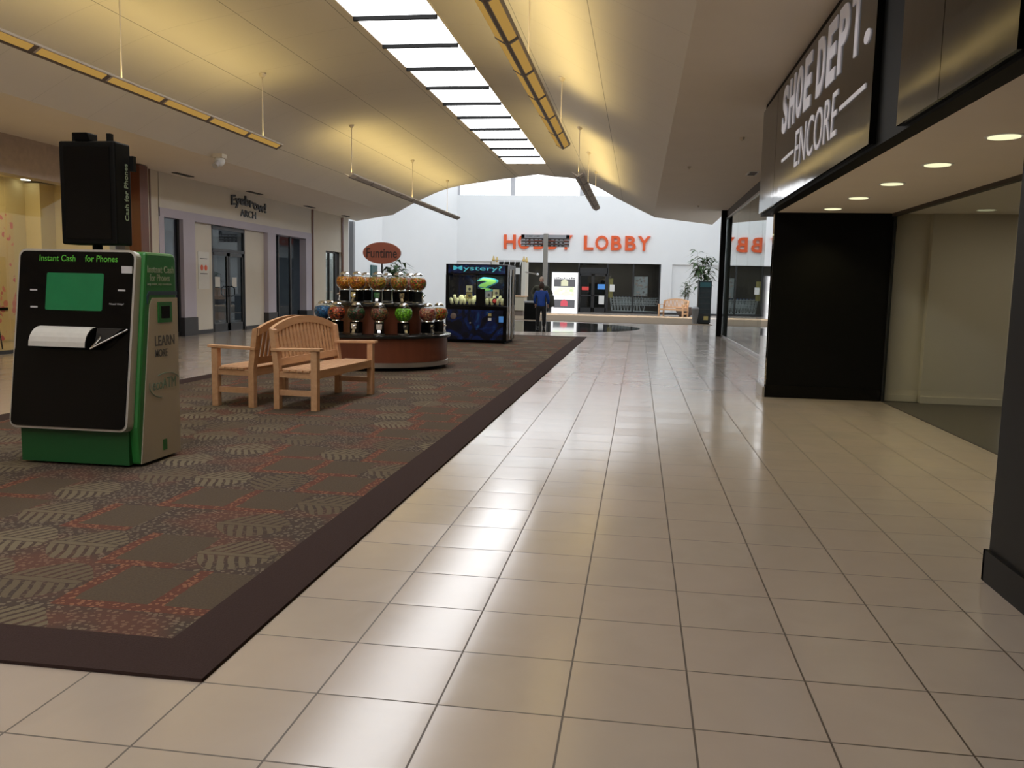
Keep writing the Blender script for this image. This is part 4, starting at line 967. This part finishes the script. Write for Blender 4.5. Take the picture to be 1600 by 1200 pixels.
def plant(name, loc, h, n, spread, pot, label, leaf_len=.28, low=.35, leaves=14, sd=1):
    R_ = random.Random(sd); p_ = empty(name, loc, 0, label, 'plant'); loc = Vector(loc)
    pr, ph = pot
    MB().lathe([(pr*.55, 0), (pr*.85, ph*.25), (pr, ph*.7), (pr*1.02, ph), (pr*.92, ph), (pr*.88, ph*.9)], loc, 28).build('pot', 'bowl', p_, smooth=True)
    MB().lathe([(pr*.9, ph*.86), (pr*.9, ph*.9)], loc, 24).build('soil', 'soil', p_)
    sm = MB(); lf = MB()
    for i in range(n):
        a = R_.uniform(0, 2*PI); d = R_.uniform(0, .5)*pr; top = h*R_.uniform(.72, 1.0)
        b0 = loc+Vector((d*math.cos(a), d*math.sin(a), ph*.85)); b1 = loc+Vector(((d+spread*R_.random())*math.cos(a), (d+spread*R_.random())*math.sin(a), top))
        sm.tube([b0, (b0+b1)/2+Vector((R_.uniform(-.04, .04), R_.uniform(-.04, .04), 0)), b1], [.018, .014, .006], 6)
        for k in range(leaves):
            t = low+(1-low)*(k+R_.random())/leaves; q = b0.lerp(b1, t); az = R_.uniform(0, 2*PI); ln = leaf_len*R_.uniform(.6, 1.2); w = ln*.11
            up = R_.uniform(-.25, .7); dv = Vector((math.cos(az), math.sin(az), up)).normalized(); sd_ = Vector((-math.sin(az), math.cos(az), 0))*w
            m1 = q+dv*ln*.5; m2 = q+dv*ln+Vector((0, 0, -ln*.35))
            lf.add([q, m1+sd_, m2, m1-sd_], [(0, 1, 2, 3)])
    sm.build('stem', 'stem', p_); lf.build('leaves', 'leaf', p_, recalc=False); return p_
plant('potted_bamboo', (3.92, 44.3, 0), 1.95, 7, .25, (.50, .5), 'bamboo-like plant in a wide grey bowl behind the pale bench', .42, .45, 12, 3)
plant('potted_palm', (4.35, 38.0, 0), 3.4, 6, .35, (.38, .5), 'tall leafy potted plant rising behind the drink cooler', .6, .5, 36, 5)
plant('potted_palm', (-10.5, 38.0, 0), 2.55, 6, .35, (.38, .5), 'dark leafy plant by the left court wall behind the oval sign', .75, .3, 34, 8)
tag(MB().box(-11.6, -11.52, 37.5, 38.4, .3, 2.3).build('teal_poster', pm('teal_print', (.05, .13, .13), .5, var=.5, scale=4)), 'teal poster on the left court wall behind the leafy plant', 'poster')
tag(MB().box(-9.97, -9.79, 29.8, 30.0, 0, 3.8).build('grey_post', 'grey'), 'slim grey post rising to the ceiling behind the oval sign', 'post')

# nested shopping carts behind the far glass
def make_cart():
    c = empty('shopping_cart', (0, 0, 0), 0, 'shopping cart', 'shopping cart', 'nested shopping carts behind the far store glass')
    b = MB()
    for z, x0, x1 in ((.48, .0, .74), (.62, -.02, .78), (.78, -.04, .82), (.92, -.06, .86)):
        for y in (-.25, .25): b.bar((x0, y, z), (x1, y, z), .018)
        b.bar((x1, -.25, z), (x1, .25, z), .018)
    for k in range(8):
        t = k/7
        for y in (-.25, .25): b.bar((.74*t, y, .48), (-.06+.92*t, y, .92), .01)
    for k in range(6): b.bar((.0, -.25+.1*k, .48), (.74, -.25+.1*k, .48), .01)
    b.build('basket', 'cart', c)
    MB().tube([(-.12, -.27, .98), (-.12, .27, .98)], .02, 8).build('handle', 'cartblue', c)
    f = MB()
    for y in (-.25, .25): f.bar((-.12, y, .98), (.0, y, .14), .025); f.bar((.0, y, .14), (.8, y, .12), .025); f.bar((.05, y, .46), (.02, y, .14), .02)
    f.build('chassis', 'cart', c)
    for x in (.04, .76):
        for y in (-.23, .23): MB().tube([(x, y-.012, .055), (x, y+.012, .055)], .055, 12).build('wheel', 'dkbase', c)
    return c
cp = make_cart()
for k in range(11):
    o = cp if k == 0 else copy_tree(cp)
    o.location = (-.14+.185*k, HY+.62, 0)
    o['label'] = 'chrome shopping cart nested in a row behind the glass right of the far doors'

# far store letters
hs = empty('store_sign', (-2.3, HY, 3.6), 0, 'large orange wall letters reading HOBBY LOBBY on the far white wall', 'sign')
for ch, x0, x1 in (('H', -6.57, -5.86), ('O', -5.74, -4.98), ('B', -4.80, -4.20), ('B', -4.02, -3.42), ('Y', -3.28, -2.52), ('L', -1.85, -1.30), ('O', -1.20, -.44), ('B', -.28, .32), ('B', .52, 1.14), ('Y', 1.24, 1.97)):
    text('letter', ch, 'orange', hs, (x0, HY, 3.62), '-y', x1-x0, .83, .022, .12)

# ------------------------------------------------------------------ people
def skin_mesh(V, E, mat, sub=2):
    me = bpy.data.meshes.new('tmp'); me.from_pydata([v[:3] for v in V], E, []); ob = bpy.data.objects.new('tmp', me); COL.objects.link(ob)
    m = ob.modifiers.new('s', 'SKIN'); m.use_smooth_shade = True
    for i, v in enumerate(V):
        r = v[3]; me.skin_vertices[0].data[i].radius = r if isinstance(r, tuple) else (r, r)
    me.skin_vertices[0].data[0].use_root = True
    ob.modifiers.new('d', 'SUBSURF').levels = sub; ob.modifiers['d'].render_levels = sub
    dg = bpy.context.evaluated_depsgraph_get(); m2 = bpy.data.meshes.new_from_object(ob.evaluated_get(dg))
    mb = MB(); mb.add([v.co.copy() for v in m2.vertices], [tuple(p.vertices) for p in m2.polygons])
    bpy.data.objects.remove(ob); bpy.data.meshes.remove(me); bpy.data.meshes.remove(m2); return mb
def figure(loc, H, rz, arms, label, top, legs='darkcloth', hair='short', heavy=1.0):
    """standing figure facing -y before rotation; arms: elbow, wrist for the -x and +x side, as offsets in H units"""
    r = empty('person', (0, 0, 0), 0, label, 'person')
    h = H; X = lambda *p: tuple(c*h for c in p)
    sh = .108*heavy
    V = [(*X(0, 0, .53), (.066*h*heavy, .046*h)), (*X(0, .005, .62), (.062*h*heavy, .046*h)), (*X(0, .0, .74), (.068*h*heavy, .048*h)), (*X(0, .005, .815), .036*h), (*X(0, -.005, .87), .030*h)]
    E = [(0, 1), (1, 2), (2, 3), (3, 4)]
    def chain(root, pts):
        p = root
        for q in pts: V.append(q); E.append((p, len(V)-1)); p = len(V)-1
    joints = {}
    for s, key in ((-1, 'l'), (1, 'r')):
        el, wr = arms[key]
        chain(2, [(*X(s*sh, .005, .80), .028*h), (*X(*el), .024*h), (*X(*wr), .017*h)])
        joints[key] = (Vector(X(*el)), Vector(X(*wr)))
        chain(0, [(*X(s*.052, .0, .46), .042*h), (*X(s*.062, -.006, .28), .032*h), (*X(s*.066, .006, .06), .021*h)])
    body = skin_mesh(V, E, 'skin')
    # head: skull, jaw, nose, ears
    hc = Vector(X(0, -.008, .935)); rad = .052*h
    n, m = 20, 14; hv = []; hf = []
    for i in range(m+1):
        for k in range(n):
            a = 2*PI*k/n; ph = PI*i/m
            d = Vector((math.sin(ph)*math.sin(a), -math.sin(ph)*math.cos(a), math.cos(ph)))
            q = Vector((d.x*.86, d.y*1.04, d.z*1.28))
            if d.z < -.1: q.x *= 1-.28*(-d.z); q.y = q.y*(1-.12*(-d.z))-.10*(-d.z)
            fx = math.exp(-(d.x/.16)**2)
            if d.y < 0: q.y -= .22*fx*math.exp(-((d.z+.12)/.16)**2)+.05*fx*math.exp(-((d.z+.45)/.08)**2)-.05*math.exp(-((abs(d.x)-.34)/.14)**2-((d.z-.06)/.12)**2)
            hv.append(hc+q*rad)
    for i in range(m):
        for k in range(n): hf.append((i*n+k, (i+1)*n+k, (i+1)*n+(k+1) % n, i*n+(k+1) % n))
    body.add(hv, hf)
    for s in (-1, 1): body.sphere(hc+Vector((s*rad*.88, rad*.08, -rad*.05)), rad*.26, 8, 6, (.35, .7, 1.1))
    # hands: palm with four unequal bent fingers and a thumb
    for key, s in (('l', -1), ('r', 1)):
        el, wr = joints[key]; d = (wr-el).normalized(); side_ = Vector((0, -1, 0)) if abs(d.y) < .8 else Vector((0, 0, 1)); side_ = (side_-d*side_.dot(d)).normalized(); nrm = d.cross(side_)
        pe = wr+d*.05*h
        body.tube([wr-d*.01*h, wr+d*.02*h, pe], [.014*h, .022*h, .019*h], 8)
        for k, ln in enumerate((.040, .046, .043, .034)):
            b0 = pe+side_*(.0165-.011*k)*h-d*.006*h; c1 = b0+d*ln*.5*h; c2 = c1+d*ln*.35*h-nrm*s*.010*h; c3 = c2+d*ln*.18*h-nrm*s*.014*h
            body.tube([b0, c1, c2, c3], [.0062*h, .0058*h, .005*h, .004*h], 6)
        b0 = wr+d*.015*h+side_*.017*h; body.tube([b0, b0+(d*.6+side_*.8)*.022*h, b0+(d*.9+side_*.6)*.04*h], [.008*h, .007*h, .005*h], 6)
    bo = body.build('body', 'skin', r, smooth=True, local=True)
    for s in (-1, 1): MB().sphere(hc+Vector((s*rad*.34, -rad*.93, rad*.06)), rad*.11, 8, 6).build('eye', 'eye', r, local=True)
    MB().tube([hc+Vector((-rad*.28, -rad*.92, -rad*.56)), hc+Vector((0, -rad*1.02, -rad*.58)), hc+Vector((rad*.28, -rad*.92, -rad*.56))], rad*.06, 6).build('mouth', pm('lips', (.33, .12, .10), .5), r, local=True)
    # hair
    hm = MB(); hv = []; hf = []; full = hair == 'full'
    for i in range(m+1):
        for k in range(n):
            a = 2*PI*k/n; ph = PI*i/m*(.72 if full else .62)
            d = Vector((math.sin(ph)*math.sin(a), -math.sin(ph)*math.cos(a), math.cos(ph)))
            g = 1.34 if full else 1.03
            q = Vector((d.x*.86*g, d.y*1.04*g, d.z*1.28*g))
            front = max(0, -d.y)
            lift = max(0, front-.45)*1.6 if full else max(0, front-.1)*1.4
            q.z = q.z+lift*.55*(1 if d.z < .75 else 0); 
            if not full and d.z > .55: q *= .93
            hv.append(hc+q*rad)
    for i in range(m):
        for k in range(n): hf.append((i*n+k, (i+1)*n+k, (i+1)*n+(k+1) % n, i*n+(k+1) % n))
    hm.add(hv, hf); hm.build('hair', 'hairb' if full else 'hairg', r, smooth=True, local=True)
    # jacket and trousers follow the same skeleton, a little wider
    V = [(*X(0, 0, .465), (.112*h*heavy, .080*h)), (*X(0, .004, .55), (.100*h*heavy, .074*h)), (*X(0, .002, .65), (.086*h*heavy, .070*h)), (*X(0, .0, .74), (.092*h*heavy, .070*h)), (*X(0, .004, .815), (.058*h, .05*h)), (*X(0, .002, .85), .038*h)]
    E = [(i, i+1) for i in range(5)]
    for s, key in ((-1, 'l'), (1, 'r')):
        el, wr = arms[key]; w2 = tuple(e+(w-e)*.93 for e, w in zip(el, wr))
        chain(3, [(*X(s*sh, .005, .795), .046*h), (*X(*el), .035*h), (*X(*w2), .027*h)])
    skin_mesh(V, E, top).build('jacket', top, r, smooth=True, local=True)
    V = [(*X(0, 0, .53), (.082*h*heavy, .062*h)), (*X(0, 0, .485), (.086*h*heavy, .064*h))]; E = [(0, 1)]
    for s in (-1, 1): chain(1, [(*X(s*.055, .0, .44), .056*h), (*X(s*.063, -.004, .27), .044*h), (*X(s*.067, .004, .035), .036*h)])
    skin_mesh(V, E, legs).build('trousers', legs, r, smooth=True, local=True)
    for s in (-1, 1):
        mb = MB().sphere(X(s*.067, -.022, .018), .052*h, 14, 8, (.46, 1, .42))
        for v in mb.v: v.z = max(v.z, 0)
        mb.build('shoe', 'shoe', r, smooth=True, local=True)
    r.location = loc; r.rotation_euler.z = rz
    return r
# person in blue, seen from behind, facing away
figure((-1.82, 25.75, .004), 1.52, PI, {'l': ((-.155, -.02, .63), (-.14, -.09, .53)), 'r': ((.155, -.02, .63), (.14, -.09, .53))},
       'person with short brown hair in a bright blue jacket and dark trousers, seen from behind', 'bluejkt', hair='full')
figure((-1.90, 26.45, .004), 1.745, 0, {'l': ((-.20, .03, .66), (-.135, -.05, .55)), 'r': ((.20, .03, .66), (.15, -.06, .56))},
       'taller person in a dark olive jacket with thinning grey hair, facing the viewer', 'olive', hair='thin', heavy=1.15)
bg = empty('shoulder_bag', (-1.52, 26.35, .70), 0, 'dark bag hanging at the right side of the taller person', 'bag')
MB().prism([(-1.66, 1.12), (-1.46, 1.12), (-1.42, .74), (-1.58, .70), (-1.68, .80)], 'xz', 26.25, 26.36).build('pouch', 'olive', bg, bevel=.03)
MB().tube([(-1.64, 26.3, 1.10), (-1.66, 26.33, 1.36), (-1.6, 26.4, 1.45)], .012, 6).build('strap', 'olive', bg)

# ------------------------------------------------------------------ light
def area(name, loc, rot, sx, sy, P, c, spread=180):
    l = bpy.data.lights.new(name, 'AREA'); l.shape = 'RECTANGLE'; l.size = sx; l.size_y = sy; l.energy = P; l.color = c; l.spread = math.radians(spread)
    o = bpy.data.objects.new(name, l); COL.objects.link(o); o.location = loc; o.rotation_euler = rot; return o
WARM = (1., .75, .27)
for n_, x, y0, y1, k in (('a', XL, -6, 11.6, .75), ('b', XL, 15.4, 26.2, 1.1), ('c', XR, -6, 11.6, 1.2), ('d', XR, 15.2, 22.4, 1.3)):
    area('uplight', (x, (y0+y1)/2, 3.765), (PI, 0, 0), .16, y1-y0, 4.5*(y1-y0)*k, WARM, 168)
area('court_daylight', (-2.5, 37.5, 8.15), (0, 0, 0), 16, 18, 1400, (.83, .925, 1.))
area('court_roof_shaft', (-1.5, 41.6, 8.1), (0, 0, 0), 14, 2.2, 260, (1., .95, .85), 9)
area('prize_light', (-2.4, 17.5, 1.60), (0, 0, 0), 1.2, .12, 9, (1., 1., .8))
area('shop_light', (-10.6, 9, 3.3), (0, 0, 0), 1.2, 8, 90, (1., .80, .42))
area('left_shop_interior', (-11.3, 20, 2.8), (0, 0, 0), 2, 7, 60, (.85, .92, 1.))
area('left_shop_end', (-10.8, 26.8, 3.6), (0, 0, 0), 1.5, 1.5, 25, (.95, 1, 1.))
area('entry_shop_fill', (5.9, 6.5, 2.33), (0, 0, 0), 1.0, 2.5, 14, (1., .88, .66))  # added lamp with no visible source, brightens the beige walls past the glass
area('far_store_interior', (-2.3, 49.5, 3.1), (0, 0, 0), 9, 3, 60, (1., .95, .85))
area('right_interior', (5.4, 16, 3.65), (0, 0, 0), 1.5, 10, 25, (1., .85, .6))
area('back_hall_daylight', (-2.1, -5, 5.0), (0, 0, 0), 1.1, 5, 60, (1., .98, .95))
for y in (3.38, 4.60, 5.80, 7.0, 8.2):
    l = bpy.data.lights.new('downlight_beam', 'SPOT'); l.energy = 40; l.color = (1., .86, .36); l.spot_size = math.radians(125); l.spot_blend = .8; l.shadow_soft_size = .09
    o = bpy.data.objects.new('downlight_beam', l); COL.objects.link(o); o.location = (3.67, y, 2.355)
w = bpy.data.worlds.new('daylight'); SC.world = w; w.use_nodes = True
w.node_tree.nodes['Background'].inputs[0].default_value = (.8, .9, 1., 1); w.node_tree.nodes['Background'].inputs[1].default_value = .4
SC.view_settings.view_transform = 'Standard'; SC.view_settings.look = 'None'; SC.view_settings.exposure = 0; SC.view_settings.gamma = 1
SC.cycles.max_bounces = 12; SC.cycles.diffuse_bounces = 8; SC.cycles.glossy_bounces = 6; SC.cycles.transparent_max_bounces = 12
SC.cycles.caustics_reflective = False; SC.cycles.caustics_refractive = False; SC.cycles.sample_clamp_indirect = 6
SC.cycles.use_denoising = True
